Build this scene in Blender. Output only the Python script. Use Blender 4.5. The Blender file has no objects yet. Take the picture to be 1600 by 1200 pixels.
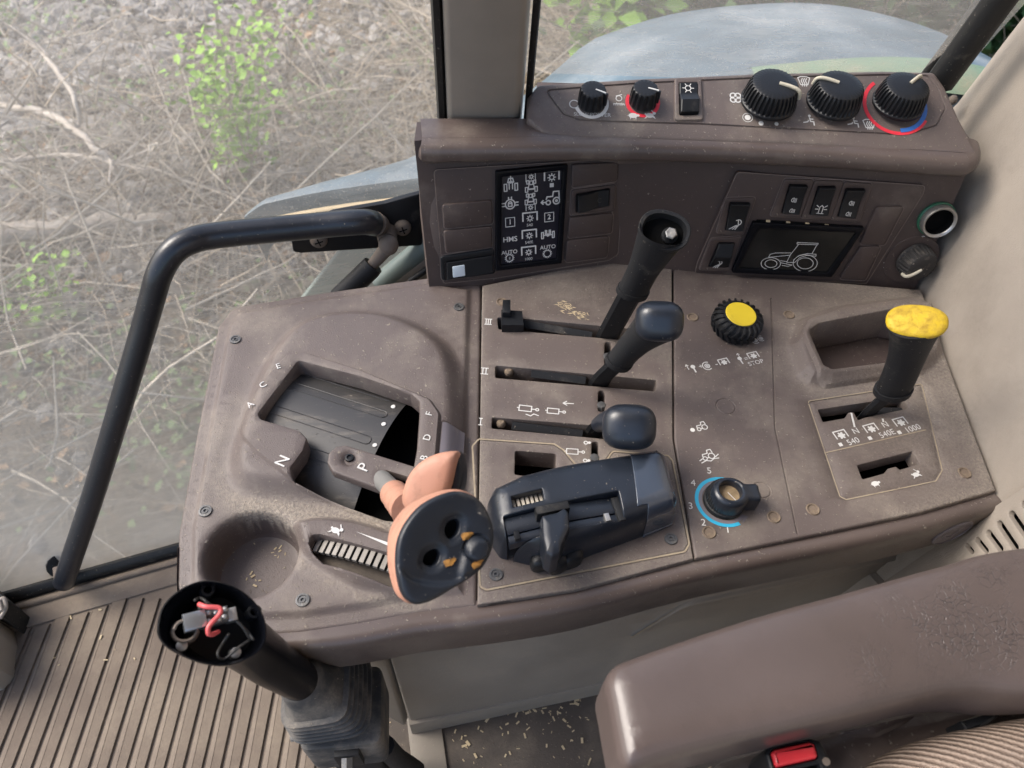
import bpy, math, random
import numpy as np
from mathutils import Vector, Matrix
from mathutils.geometry import delaunay_2d_cdt
random.seed(7); rng = np.random.default_rng(7)
sc = bpy.context.scene
COL = sc.collection

# ------------------------------------------------------------------ camera
FPX, CAMH = 1150.0, 0.48                       # focal length in 1600-pixel units, eye height above the console top
def camera_basis():
    n = np.array([(750-800)/FPX, -(1520-600)/FPX, -1.0]); n /= np.linalg.norm(n)
    Z = -n; X = np.array([1.0, 0, 0]) - Z*Z[0]; X /= np.linalg.norm(X)
    return np.array([X, np.cross(Z, X), Z])
RC = camera_basis()
cam_data = bpy.data.cameras.new('camera'); cam = bpy.data.objects.new('camera', cam_data); COL.objects.link(cam)
cam_data.sensor_width = 36.0; cam_data.lens = 36.0*FPX/1600.0
cam_data.clip_start = 0.01; cam_data.clip_end = 200
cam_data.dof.use_dof = True; cam_data.dof.focus_distance = 0.60; cam_data.dof.aperture_fstop = 10.0
cam.matrix_world = Matrix.Translation((0, 0, CAMH)) @ Matrix([list(r) for r in RC]).to_4x4()
sc.camera = cam

# ------------------------------------------------------------------ sky, sun, exposure
SUN_EL, SUN_AZ = 46, 78                        # azimuth from +Y (the window side) towards -X (the windscreen)
w = bpy.data.worlds.new('World'); sc.world = w; w.use_nodes = True
nt = w.node_tree; nt.nodes.clear()
sky = nt.nodes.new('ShaderNodeTexSky'); sky.sky_type = 'NISHITA'; sky.sun_disc = False
sky.sun_elevation = math.radians(SUN_EL); sky.sun_rotation = math.radians(-SUN_AZ)
sky.air_density = 1.0; sky.dust_density = 3.0; sky.ozone_density = 1.0
bg = nt.nodes.new('ShaderNodeBackground'); bg.inputs['Strength'].default_value = 0.10
wo = nt.nodes.new('ShaderNodeOutputWorld')
nt.links.new(sky.outputs[0], bg.inputs['Color']); nt.links.new(bg.outputs[0], wo.inputs['Surface'])
sl = bpy.data.lights.new('sun', 'SUN'); sl.energy = 1.5; sl.angle = math.radians(30); sl.color = (1.0, 0.95, 0.88)
so = bpy.data.objects.new('sun', sl); COL.objects.link(so)
sd_ = Vector((-math.sin(math.radians(SUN_AZ))*math.cos(math.radians(SUN_EL)), math.cos(math.radians(SUN_AZ))*math.cos(math.radians(SUN_EL)), math.sin(math.radians(SUN_EL))))
so.rotation_euler = sd_.to_track_quat('Z', 'Y').to_euler(); so.location = (0, 3, 6)
vs = sc.view_settings; vs.view_transform = 'Standard'; vs.look = 'None'; vs.gamma = 1.0; vs.exposure = 1.75
sc.cycles.max_bounces = 8; sc.cycles.transparent_max_bounces = 12; sc.cycles.diffuse_bounces = 4; sc.cycles.glossy_bounces = 3
sc.cycles.sample_clamp_indirect = 4.0
sc.cycles.use_denoising = True

# ------------------------------------------------------------------ helpers: frames and picking
class Frame:
    """A plane in the cab: origin, two axes and a normal, with the way from a place in the photograph to a point on it."""
    def __init__(s, o, u, v):
        s.o = np.array(o, float); s.u = np.array(u, float); s.u /= np.linalg.norm(s.u)
        v = np.array(v, float); v = v - s.u*(v@s.u); s.v = v/np.linalg.norm(v); s.n = np.cross(s.u, s.v)
    def hit(s, px, py, h=0.0):
        d = RC @ np.array([(px-800)/FPX, -(py-600)/FPX, -1.0]); c = np.array([0, 0, CAMH])
        t = ((s.o + s.n*h - c) @ s.n)/(d @ s.n)
        return c + d*t
    def uv(s, px, py, h=0.0):
        r = s.hit(px, py, h) - s.o
        return (float(r@s.u), float(r@s.v))
    def t(s, pts, h=0.0): return [s.uv(p[0], p[1], h) for p in pts]
    def w(s, u, v, h=0.0): return s.o + s.u*u + s.v*v + s.n*h
    def at(s, px, py, h=0.0, n=None):           # the same plane seen from another origin
        f = Frame(s.hit(px, py, h), s.u, s.v); return f
    def rot(s, a):
        f = Frame(s.o, s.u*math.cos(a)+s.v*math.sin(a), -s.u*math.sin(a)+s.v*math.cos(a)); return f
    def sub(s, u, v, h=0.0): return Frame(s.w(u, v, h), s.u, s.v)
    def dirang(s, px, py, dx, dy):
        a = s.uv(px, py); b = s.uv(px+dx, py+dy); return math.atan2(b[1]-a[1], b[0]-a[0])
    def mpp(s, px, py):                         # metres per photo pixel there
        a = s.uv(px-5, py); b = s.uv(px+5, py); return math.hypot(a[0]-b[0], a[1]-b[1])/10
F0 = Frame((0, 0, 0), (1, 0, 0), (0, 1, 0))
def P(px, py, z=0.0): return F0.hit(px, py, z)
def Py(px, py, y):
    d = RC @ np.array([(px-800)/FPX, -(py-600)/FPX, -1.0]); return np.array([0, 0, CAMH]) + d*(y/d[1])
def Px(px, py, x):
    d = RC @ np.array([(px-800)/FPX, -(py-600)/FPX, -1.0]); return np.array([0, 0, CAMH]) + d*(x/d[0])

# ------------------------------------------------------------------ helpers: objects
def thing(name, label, cat, loc=(0, 0, 0), group=None):
    o = bpy.data.objects.new(name, None); COL.objects.link(o); o.location = tuple(float(x) for x in loc); o.empty_display_size = 0.02
    o['label'] = label; o['category'] = cat
    if group: o['group'] = group
    return o
def root_loc(o):
    v = Vector((0, 0, 0))
    while o is not None: v += o.location; o = o.parent
    return v
def mesh(name, V, Fc, mat, parent=None, ang=35, label=None, kind=None, dust=None):
    me = bpy.data.meshes.new(name)
    V = np.asarray(V, float)
    if parent is not None: V = V - np.array(root_loc(parent))
    me.from_pydata(V.tolist(), [], [list(map(int, f)) for f in Fc]); me.validate()
    me.shade_smooth()
    if ang is not None and ang < 180: me.set_sharp_from_angle(angle=math.radians(ang))
    if ang == 0: me.shade_flat()
    if dust is not None:
        at = me.attributes.new('dust', 'FLOAT', 'POINT')
        at.data.foreach_set('value', np.asarray(dust, np.float32)[:len(me.vertices)])
    me.materials.append(mat)
    o = bpy.data.objects.new(name, me); COL.objects.link(o)
    if parent is not None: o.parent = parent
    if label: o['label'] = label
    if kind: o['kind'] = kind
    return o
def join(parts):
    V, Fc, b = [], [], 0
    for v, f in parts:
        v = np.asarray(v, float).reshape(-1, 3); V.append(v); Fc += [[i+b for i in q] for q in f]; b += len(v)
    return np.concatenate(V), Fc
def spline(pts, n=6, closed=False):
    p = [np.array(q, float) for q in pts]; m = len(p); out = []
    rg = range(m) if closed else range(m-1)
    for i in rg:
        a = p[(i-1) % m] if (closed or i > 0) else 2*p[0]-p[1]
        b, c = p[i], p[(i+1) % m]
        d = p[(i+2) % m] if (closed or i+2 < m) else 2*p[-1]-p[-2]
        for k in range(n):
            t = k/n
            out.append(0.5*((2*b)+(-a+c)*t+(2*a-5*b+4*c-d)*t*t+(-a+3*b-3*c+d)*t**3))
    if not closed: out.append(p[-1])
    return out
def rnd(poly, r, n=4):
    """polygon with its corners rounded to radius r (a number or one per corner)"""
    p = [np.array(q[:2], float) for q in poly]; m = len(p); out = []
    for i in range(m):
        a, b, c = p[i-1], p[i], p[(i+1) % m]; rr = r[i] if isinstance(r, (list, tuple)) else r
        da, dc = a-b, c-b; la, lc = np.linalg.norm(da), np.linalg.norm(dc)
        if rr <= 0 or la < 1e-9 or lc < 1e-9: out.append(b); continue
        da /= la; dc /= lc; ca = max(-0.9999, min(0.9999, da@dc)); th = math.acos(ca)
        d = min(rr/math.tan(th/2), la*0.48, lc*0.48)
        A, C2 = b+da*d, b+dc*d
        for k in range(n+1):
            t = k/n; out.append((1-t)**2*A + 2*t*(1-t)*b + t*t*C2)
    return [tuple(q) for q in out]
def ccw(poly):
    a = sum(poly[i-1][0]*poly[i][1]-poly[i][0]*poly[i-1][1] for i in range(len(poly)))
    return list(poly) if a > 0 else list(poly)[::-1]
def resample(poly, ds):
    out = []; m = len(poly)
    for i in range(m):
        a, b = np.array(poly[i]), np.array(poly[(i+1) % m]); L = np.linalg.norm(b-a)
        if L < 1e-7: continue
        k = max(1, int(math.ceil(L/ds)))
        for j in range(k): out.append(a+(b-a)*j/k)
    return out
def offset(poly, d):
    """CCW polygon moved inwards by d"""
    p = [np.array(q) for q in poly]; m = len(p); out = []
    for i in range(m):
        a, b, c = p[i-1], p[i], p[(i+1) % m]
        t1 = (b-a)/(np.linalg.norm(b-a)+1e-12); t2 = (c-b)/(np.linalg.norm(c-b)+1e-12)
        n1 = np.array([-t1[1], t1[0]]); n2 = np.array([-t2[1], t2[0]]); n = n1+n2; L = np.linalg.norm(n)
        n = n/L if L > 1e-6 else n1
        out.append(b+n*d/max(0.5, n@n1))
    return out
def sdf(XY, poly):
    """signed distance, positive inside"""
    p = np.array(poly); q = np.roll(p, -1, 0); X = XY[:, None, :]
    e = q-p; wv = X-p[None]; t = np.clip((wv*e).sum(2)/np.maximum((e*e).sum(1), 1e-14), 0, 1)
    d = np.sqrt(((wv-e[None]*t[..., None])**2).sum(2)).min(1)
    y = XY[:, 1][:, None]; c = ((p[:, 1] <= y) != (q[:, 1] <= y))
    xi = p[:, 0]+(y-p[:, 1])/np.where(np.abs(e[:, 1]) < 1e-14, 1e-14, e[:, 1])*e[:, 0]
    ins = ((c & (XY[:, 0][:, None] < xi)).sum(1) % 2) == 1
    return np.where(ins, d, -d)
def ramp(w0, w1, h, n=5):
    """knots of a smooth rise of height h between distances w0 and w1"""
    return [(w0+(w1-w0)*k/n, h*(3*(k/n)**2-2*(k/n)**3)) for k in range(n+1)]
def groove(wd, dp): return [(-wd, 0), (-wd*0.35, -dp), (wd*0.35, -dp), (wd, 0)]
def relief(name, F, outline, mat, parent=None, feats=(), holes=(), edge=0.0015, depth=0.012, step=0.012, zfun=None, dust=None, ang=38, ds=0.004, label=None, kind=None):
    """a moulded panel: outline in frame coordinates, features raised or sunk by distance to their outline, holes with walls"""
    outline = ccw(outline); pts, edges = [], []
    def ring(poly, d):
        r = offset(poly, d) if abs(d) > 1e-9 else poly
        b = len(pts); m = len(r)
        pts.extend(r); edges.extend((b+i, b+(i+1) % m) for i in range(m))
    base = resample(outline, ds); ring(base, 0)
    if edge > 0:
        for k in (0.25, 0.6, 1.0): ring(base, edge*k)
    H = []
    for h in holes:
        hp = resample(ccw(h[0]), min(ds, 0.003)); H.append((hp, h[1], h[2])); ring(hp, 0)
        if h[1] > 0:
            for k in (0.3, 1.0): ring(hp, -h[1]*k)
    FT = []
    for poly, knots in feats:
        fp = resample(ccw(poly), min(ds, 0.004)); FT.append((fp, knots))
        for s_, _ in knots: ring(fp, s_)
    o = np.array(outline); lo, hi = o.min(0), o.max(0)
    gx = np.arange(lo[0]+step/2, hi[0], step); gy = np.arange(lo[1]+step/2, hi[1], step)
    G = np.array([(x, y) for x in gx for y in gy]).reshape(-1, 2)
    if len(G):
        G = G[sdf(G, base) > step*0.3]; pts.extend(list(G))
    res = delaunay_2d_cdt([Vector((float(a[0]), float(a[1]))) for a in pts], edges, [], 0, 1e-6)
    XY = np.array([(v.x, v.y) for v in res[0]]); T = np.array([f for f in res[2] if len(f) == 3])
    cen = XY[T].mean(1); keep = sdf(cen, base) > 0
    for hp, e_, d_ in H: keep &= sdf(cen, hp) < 0
    T = T[keep]
    so_ = sdf(XY, base); Z = np.zeros(len(XY))
    if edge > 0:
        q = np.clip(so_/edge, 0, 1); Z -= edge*(1-np.sqrt(np.maximum(0, 1-(1-q)**2)))
    for fp, knots in FT:
        k = np.array(knots); Z += np.interp(sdf(XY, fp), k[:, 0], k[:, 1])
    for hp, e_, d_ in H:
        if e_ > 0:
            q = np.clip(-sdf(XY, hp)/e_, 0, 1); Z -= e_*(1-np.sqrt(np.maximum(0, 1-(1-q)**2)))
    if zfun is not None: Z = Z + zfun(XY)
    V = F.o + XY[:, :1]*F.u + XY[:, 1:2]*F.v + Z[:, None]*F.n
    a = XY[T[:, 1]]-XY[T[:, 0]]; b = XY[T[:, 2]]-XY[T[:, 0]]; flip = (a[:, 0]*b[:, 1]-a[:, 1]*b[:, 0]) < 0
    T[flip] = T[flip][:, ::-1]
    faces = [tuple(t) for t in T]
    cnt = {}
    for t in faces:
        for i in range(3):
            e = (t[i], t[(i+1) % 3]); cnt[e] = 1
    bnd = [e for e in cnt if (e[1], e[0]) not in cnt]
    low = {}; V = list(V); D = list(dust(XY, so_)) if dust is not None else None
    # how deep each rim goes
    bi = sorted({i for e in bnd for i in e}); B = XY[bi]; dep = np.full(len(bi), depth)
    for hp, e_, d_ in H:
        near = np.abs(sdf(B, hp)) < 2e-5; dep[near] = d_
    for k, i in enumerate(bi):
        low[i] = len(V)
        base_pt = F.o + F.u*XY[i, 0] + F.v*XY[i, 1]
        V.append(base_pt + F.n*(Z[i]-dep[k] if dep[k] < depth*0.999 or True else -depth))
        if D is not None: D.append(0)
    for a_, b_ in bnd: faces.append((b_, a_, low[a_], low[b_]))
    return mesh(name, V, faces, mat, parent, ang, label, kind, D)
def height(XY, outline, edge, feats):
    XY = np.atleast_2d(np.array(XY, float)); so_ = sdf(XY, resample(ccw(outline), .003)); Z = np.zeros(len(XY))
    if edge > 0: q = np.clip(so_/edge, 0, 1); Z -= edge*(1-np.sqrt(np.maximum(0, 1-(1-q)**2)))
    for p, k in feats: k = np.array(k); Z += np.interp(sdf(XY, resample(ccw(p), .003)), k[:, 0], k[:, 1])
    return Z
def decal(F, poly, c, outline, edge, feats, h=.00035, n=5):
    """print that follows a moulded face: rings from the middle to the outline"""
    P_ = [np.array(c)]+[np.array(c)+(np.array(q)-np.array(c))*k/n for k in range(1, n+1) for q in poly]; Z = height(P_, outline, edge, feats)+h; m = len(poly)
    Fc = [(0, 1+j, 1+(j+1) % m) for j in range(m)]+[(1+(k-1)*m+j, 1+k*m+j, 1+k*m+(j+1) % m, 1+(k-1)*m+(j+1) % m) for k in range(1, n) for j in range(m)]
    return [F.w(p[0], p[1], z) for p, z in zip(P_, Z)], Fc
def loft(rings, cap0=True, cap1=True, closed=True):
    n = len(rings[0]); V = [p for r in rings for p in r]; Fc = []
    for i in range(len(rings)-1):
        for j in range(n if closed else n-1):
            k = (j+1) % n
            Fc.append((i*n+j, i*n+k, (i+1)*n+k, (i+1)*n+j))
    if cap0: Fc.append(tuple(range(n))[::-1])
    if cap1: Fc.append(tuple(range((len(rings)-1)*n, len(rings)*n)))
    return np.array(V, float), Fc
def tube(path, r, n=12, cap=True, flat=None, up=None):
    """round bar along a path; r one radius or one per point; flat = (a, b) squeezes the section"""
    p = [np.array(q, float) for q in path]; m = len(p)
    rs = [r]*m if np.isscalar(r) else list(r)
    if len(rs) != m: rs = list(np.interp(np.linspace(0, 1, m), np.linspace(0, 1, len(rs)), rs))
    t = [(p[min(i+1, m-1)]-p[max(i-1, 0)]) for i in range(m)]; t = [q/(np.linalg.norm(q)+1e-12) for q in t]
    a = np.array(up if up is not None else ((0, 0, 1) if abs(t[0][2]) < 0.9 else (1, 0, 0)), float)
    x = a-t[0]*(a@t[0]); x /= np.linalg.norm(x); rings = []
    fa, fb = flat if flat else (1, 1)
    for i in range(m):
        x = x-t[i]*(x@t[i]); x /= np.linalg.norm(x); y = np.cross(t[i], x)
        rings.append([p[i]+rs[i]*(fa*x*math.cos(2*math.pi*k/n)+fb*y*math.sin(2*math.pi*k/n)) for k in range(n)])
    return loft(rings, cap, cap)
def lathe(F, prof, n=40, mod=None, cap=True, squash=None):
    """turned shape about F's normal; prof = (radius, height); mod(k, angle) scales the radius"""
    rings = []
    for i, (r, h) in enumerate(prof):
        rings.append([F.w(r*math.cos(a)*(mod(i, a) if mod else 1), r*math.sin(a)*(mod(i, a) if mod else 1), h) for a in (2*math.pi*k/n for k in range(n))])
    return loft(rings, cap and prof[0][0] > 0, cap)
def prism(F, poly, h0, h1, bev=0.0, nb=2):
    """extruded outline with a rounded top rim"""
    poly = ccw(poly); rings = [[F.w(q[0], q[1], h0) for q in poly]]
    if bev > 0:
        for k in range(nb+1):
            a = math.pi/2*k/nb
            o_ = offset(poly, bev*(1-math.cos(a))); rings.append([F.w(q[0], q[1], h1-bev*(1-math.sin(a))) for q in o_])
    else: rings.append([F.w(q[0], q[1], h1) for q in poly])
    return loft(rings)
def boxF(F, u0, u1, v0, v1, h0, h1, bev=0.0): return prism(F, [(u0, v0), (u1, v0), (u1, v1), (u0, v1)], h0, h1, bev)
def sellip(c, ax, e=0.55, nu=24, nv=14, warp=None):
    """rounded-box ball: centre, three half-axis vectors, e < 1 makes it boxier"""
    f = lambda q, e_: math.copysign(abs(q)**e_, q); c = np.array(c); ax = [np.array(a) for a in ax]; rings = []
    for i in range(1, nv):
        th = -math.pi/2+math.pi*i/nv
        rg = []
        for j in range(nu):
            ph = 2*math.pi*j/nu
            q = np.array([f(math.cos(th), e)*f(math.cos(ph), e), f(math.cos(th), e)*f(math.sin(ph), e), f(math.sin(th), e)])
            if warp: q = warp(q)
            rg.append(c+ax[0]*q[0]+ax[1]*q[1]+ax[2]*q[2])
        rings.append(rg)
    return loft(rings)
def circ(u, v, r, n=24, ry=None): return [(u+r*math.cos(2*math.pi*k/n), v+(ry or r)*math.sin(2*math.pi*k/n)) for k in range(n)]
def ribbon(F, lines, wd, h):
    parts = []
    for ln in lines:
        ln = [np.array(q, float) for q in ln]
        for a, b in zip(ln[:-1], ln[1:]):
            d = b-a; L = np.linalg.norm(d)
            if L < 1e-9: continue
            d /= L; n = np.array([-d[1], d[0]])*wd/2; a2, b2 = a-d*wd*0.3, b+d*wd*0.3; hh = h+(len(parts) % 23)*5e-6
            parts.append(([F.w(*(a2-n), hh), F.w(*(b2-n), hh), F.w(*(b2+n), hh), F.w(*(a2+n), hh)], [(0, 1, 2, 3)]))
    return parts
def arc(cx, cy, r, a0=0, a1=360, n=14, ry=None):
    return [(cx+r*math.cos(math.radians(a0+(a1-a0)*k/n)), cy+(ry or r)*math.sin(math.radians(a0+(a1-a0)*k/n))) for k in range(n+1)]
def fillp(F, poly, h): 
    poly = ccw(poly); return ([F.w(q[0], q[1], h) for q in poly], [tuple(range(len(poly)))])
def symbol(name, F, px, lines, size, mat, parent, wd=0.10, rot=0.0, h=0.0003, fills=(), hh=0.0):
    """a printed mark: lines in a unit square (-1..1), size = half width in metres, at a place of the photograph"""
    G = F.at(px[0], px[1], hh).rot(rot)
    parts = ribbon(G, [[(q[0]*size, q[1]*size) for q in l] for l in lines], wd*size, h)
    parts += [fillp(G, [(q[0]*size, q[1]*size) for q in f], h+1.3e-4+k*7e-6) for k, f in enumerate(fills)]
    V, Fc = join(parts); return mesh(name, V, Fc, mat, parent, 180)
def text(name, F, px, body, size, mat, parent, rot=0.0, h=0.0003, hh=0.0, ext=0.0, wide=1.0, bold=0.0):
    cu = bpy.data.curves.new('t', 'FONT'); cu.body = body; cu.size = size; cu.align_x = 'CENTER'; cu.align_y = 'CENTER'; cu.extrude = ext; cu.offset = bold*size; cu.resolution_u = 3
    to = bpy.data.objects.new('t', cu); COL.objects.link(to); bpy.context.view_layer.update()
    me = bpy.data.meshes.new_from_object(to.evaluated_get(bpy.context.evaluated_depsgraph_get()))
    G = F.at(px[0], px[1], hh).rot(rot)
    V = [G.w(v.co.x*wide, v.co.y, v.co.z+h+ext) for v in me.vertices]; Fc = [tuple(p.vertices) for p in me.polygons]
    bpy.data.objects.remove(to); bpy.data.curves.remove(cu); bpy.data.meshes.remove(me)
    return mesh(name, V, Fc, mat, parent, 180)

# ------------------------------------------------------------------ materials
def mat(name, col, rough=0.5, spec=0.5, dustcol=None, dust=0.0, dscale=18.0, grain=0.0, gscale=900.0, spots=0.0, metal=0.0, var=0.12, coat=0.0, cracks=0.0, scratch=0.0, stretch=(1, 1, 1), drough=0.9):
    m = bpy.data.materials.new(name); m.use_nodes = True; t = m.node_tree; N, L = t.nodes, t.links
    b = N['Principled BSDF']; tc = N.new('ShaderNodeTexCoord'); mp = N.new('ShaderNodeMapping'); L.new(tc.outputs['Object'], mp.inputs[0])
    mp.inputs['Scale'].default_value = stretch
    def noise(s, d=4.0, r=0.55, vec=None):
        n = N.new('ShaderNodeTexNoise'); n.inputs['Scale'].default_value = s; n.inputs['Detail'].default_value = d; n.inputs['Roughness'].default_value = r
        L.new(vec or mp.outputs[0], n.inputs['Vector']); return n
    def rampn(src, a, c, lo=0.0, hi=1.0):
        r = N.new('ShaderNodeMapRange'); r.inputs[1].default_value = a; r.inputs[2].default_value = c; r.inputs[3].default_value = lo; r.inputs[4].default_value = hi
        r.clamp = True; L.new(src, r.inputs[0]); return r.outputs[0]
    def math_(op, a, c):
        q = N.new('ShaderNodeMath'); q.operation = op; q.use_clamp = op in ('ADD',)
        for i, x in enumerate((a, c)):
            if isinstance(x, (int, float)): q.inputs[i].default_value = x
            else: L.new(x, q.inputs[i])
        return q.outputs[0]
    def mix(f, a, c):
        x = N.new('ShaderNodeMix'); x.data_type = 'RGBA'
        for i, v in ((0, f), (6, a), (7, c)):
            if isinstance(v, (int, float)): x.inputs[i].default_value = v
            elif isinstance(v, tuple): x.inputs[i].default_value = (*v, 1)
            else: L.new(v, x.inputs[i])
        return x.outputs[2]
    lo = tuple(c*(1-var) for c in col); hi = tuple(min(1, c*(1+var)) for c in col)
    c = mix(rampn(noise(9, 6, 0.6).outputs[0], 0.3, 0.7), lo, hi)
    rg = rough; bumps = []
    if dustcol:
        f = rampn(noise(dscale, 8, 0.62).outputs[0], 0.66-0.42*dust, 0.86-0.30*dust, 0, min(0.9, 0.25+dust*0.8))
        fine = rampn(noise(dscale*22, 3, 0.7).outputs[0], 0.35, 0.7, 0.55, 1.0)
        f = math_('MULTIPLY', f, fine)
        at = N.new('ShaderNodeAttribute'); at.attribute_name = 'dust'
        gr = rampn(noise(420, 3, 0.8).outputs[0], 0.35, 0.62, 0.25, 1.0)
        f = math_('ADD', f, math_('MULTIPLY', at.outputs['Fac'], gr))
        if spots > 0:
            sp = rampn(noise(330, 3, 0.6).outputs[0], 0.685-0.06*spots, 0.76-0.05*spots, 0, 0.75)
            f = math_('ADD', f, sp)
        c = mix(f, c, dustcol); r_ = N.new('ShaderNodeMix'); r_.inputs[2].default_value = rough; r_.inputs[3].default_value = drough; L.new(f, r_.inputs[0]); rg = r_.outputs[0]
        bumps.append((f, 0.0006))
    if scratch > 0:
        m2 = N.new('ShaderNodeMapping'); L.new(tc.outputs['Object'], m2.inputs[0]); m2.inputs['Scale'].default_value = (40, 900, 300); m2.inputs['Rotation'].default_value = (0.3, 0.2, 0.7)
        s = rampn(noise(1.0, 3, 0.6, m2.outputs[0]).outputs[0], 0.70, 0.76, 0, scratch); c = mix(s, c, tuple(min(1, q*1.6+0.12) for q in col))
    if grain > 0: bumps.append((noise(gscale, 2, 0.6).outputs[0], grain))
    if cracks > 0:
        v = N.new('ShaderNodeTexVoronoi'); v.feature = 'DISTANCE_TO_EDGE'; v.inputs['Scale'].default_value = 240
        wn = noise(45, 4, 0.6); va = N.new('ShaderNodeMix'); va.data_type = 'RGBA'; va.inputs[0].default_value = 0.02; L.new(mp.outputs[0], va.inputs[6]); L.new(wn.outputs['Color'], va.inputs[7]); L.new(va.outputs[2], v.inputs['Vector'])
        cr = rampn(v.outputs['Distance'], 0.0, 0.06, 1, 0); at2 = N.new('ShaderNodeAttribute'); at2.attribute_name = 'crack'
        cm = math_('MULTIPLY', math_('MULTIPLY', math_('MULTIPLY', cr, rampn(noise(30, 4, .6).outputs[0], .42, .6)), at2.outputs['Fac']), cracks); c = mix(math_('MULTIPLY', cm, 0.65), c, tuple(q*0.35 for q in col))
        bumps.append((math_('MULTIPLY', cm, -1.0), 0.00038))
    prev = None
    for s_, d_ in bumps:
        bp = N.new('ShaderNodeBump'); bp.inputs['Distance'].default_value = d_; bp.inputs['Strength'].default_value = 1.0; L.new(s_, bp.inputs['Height'])
        if prev: L.new(prev, bp.inputs['Normal'])
        prev = bp.outputs[0]
    if prev: L.new(prev, b.inputs['Normal'])
    L.new(c, b.inputs['Base Color'])
    if isinstance(rg, (int, float)): b.inputs['Roughness'].default_value = rg
    else: L.new(rg, b.inputs['Roughness'])
    b.inputs['Specular IOR Level'].default_value = spec; b.inputs['Metallic'].default_value = metal; b.inputs['Coat Weight'].default_value = coat; b.inputs['Coat Roughness'].default_value = 0.15
    return m
DUST = (0.34, 0.295, 0.24); CHAFF = (0.30, 0.235, 0.15)
M = {}
M['brown'] = mat('brown_plastic', (0.109, 0.086, 0.078), 0.45, 0.45, DUST, 0.41, 13, 0.00035, 1300, 0.9, scratch=.10)
M['brown_face'] = mat('brown_plastic_face', (0.066, 0.048, 0.043), 0.45, 0.35, DUST, 0.26, 9, 0.00015, 1500, 0.2)
M['brown_gloss'] = mat('brown_plastic_polished', (0.092, 0.070, 0.062), 0.34, 0.55, DUST, 0.30, 14, 0.0001, 1500, 0.7)
M['black'] = mat('black_plastic', (0.009, 0.010, 0.012), 0.40, 0.35, DUST, 0.08, 30, 0.0001, 1400)
M['satin'] = mat('black_satin', (0.013, 0.017, 0.025), 0.32, 0.55, DUST, 0.03, 30, 0.00005, 1400, 0.1)  # black plastic; the blue in its base stands in for sky sheen
M['gloss'] = mat('black_gloss', (0.0045, 0.005, 0.007), 0.22, 0.16)
M['boot'] = mat('dusty_blue_black_rubber', (0.036, 0.039, 0.043), 0.6, 0.35, DUST, 0.55, 30, 0.00015, 1200, 0.3)
M['wear'] = mat('worn_plastic_edge', (0.17, 0.135, 0.12), 0.8, 0.2, DUST, 0.4, 120)
M['greyknob'] = mat('dusty_grey_knob', (0.032, 0.030, 0.029), 0.6, 0.35, DUST, 0.28, 120, 0.00015, 1200, 0.4)
M['rubber'] = mat('dusty_black_rubber', (0.015, 0.0155, 0.017), 0.58, 0.28, DUST, 0.2, 35, 0.00015, 1200, 0.2)
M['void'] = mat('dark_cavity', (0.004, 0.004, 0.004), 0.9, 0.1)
M['white'] = mat('white_print', (0.60, 0.59, 0.565), 0.6, 0.3, (0.30, 0.26, 0.22), 0.25, 60)
M['cream'] = mat('cream_pointer', (0.50, 0.46, 0.36), 0.55, 0.35, (.25, .21, .16), .35, 120)
M['dustline'] = mat('dust_in_groove', (0.33, 0.275, 0.20), 0.95, 0.1, (0.17, 0.13, 0.11), 0.45, 90)
M['steel'] = mat('worn_steel', (0.42, 0.41, 0.39), 0.38, 0.5, (0.25, 0.20, 0.15), 0.35, 120, metal=0.8)
M['screw'] = mat('dull_screw', (0.12, 0.12, 0.12), 0.45, 0.5, DUST, 0.3, 200, metal=0.6)
M['dirty_screw'] = mat('dust_filled_screw', (0.17, 0.13, 0.10), 0.8, 0.2, CHAFF, 0.5, 200)
M['salmon'] = mat('salmon_plastic', (0.47, 0.235, 0.160), 0.5, 0.4, (0.24, 0.145, 0.10), 0.46, 75, 0.0001, 1000)
M['navy'] = mat('blue_black_grip', (0.012, 0.015, 0.021), 0.40, 0.38, DUST, 0.16, 30, 0.0001, 1400, 0.15, scratch=0.25)
M['yellow'] = mat('yellow_plastic', (0.62, 0.42, 0.02), 0.45, 0.4, (0.25, 0.115, 0.03), 0.55, 150, 0.00005, 900)
M['red'] = mat('red_plastic', (0.66, 0.035, 0.045), 0.3, 0.5, DUST, 0.1, 50)
M['redprint'] = mat('red_print', (0.62, 0.03, 0.05), 0.5, 0.4, DUST, 0.15, 60)
M['blueprint'] = mat('blue_print', (0.03, 0.13, 0.42), 0.5, 0.4, DUST, 0.15, 60)
M['cyan'] = mat('light_blue_print', (0.03, 0.33, 0.52), 0.5, 0.4, DUST, 0.15, 60)
M['orange'] = mat('worn_orange_print', (0.36, 0.17, 0.035), 0.6, 0.3, (0.03, 0.03, 0.03), 0.6, 260)
M['beige'] = mat('beige_vinyl', (0.315, 0.275, 0.232), 0.62, 0.3, (0.19, 0.165, 0.14), 0.36, 14, 0.0004, 700)
M['post'] = mat('taupe_painted_post', (0.27, 0.24, 0.205), 0.45, 0.4, DUST, 0.2, 20, 0.0001, 800)
M['greyside'] = mat('grey_side_panel', (0.225, 0.20, 0.17), 0.5, 0.4, DUST, 0.42, 8, 0.0001, 900, 0.4, scratch=0.1)
M['mat'] = mat('rubber_floor_mat', (0.145, 0.115, 0.092), 0.75, 0.2, (0.27, 0.225, 0.17), 0.55, 9, 0.0003, 500, 0.5)
M['darkfloor'] = mat('dark_floor', (0.085, 0.072, 0.062), 0.75, 0.25, (0.24, 0.20, 0.155), 0.45, 16, 0.0003, 500, 0.6)
M['chaff'] = mat('straw_crumbs', (0.52, 0.42, 0.27), 0.8, 0.2)
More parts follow.
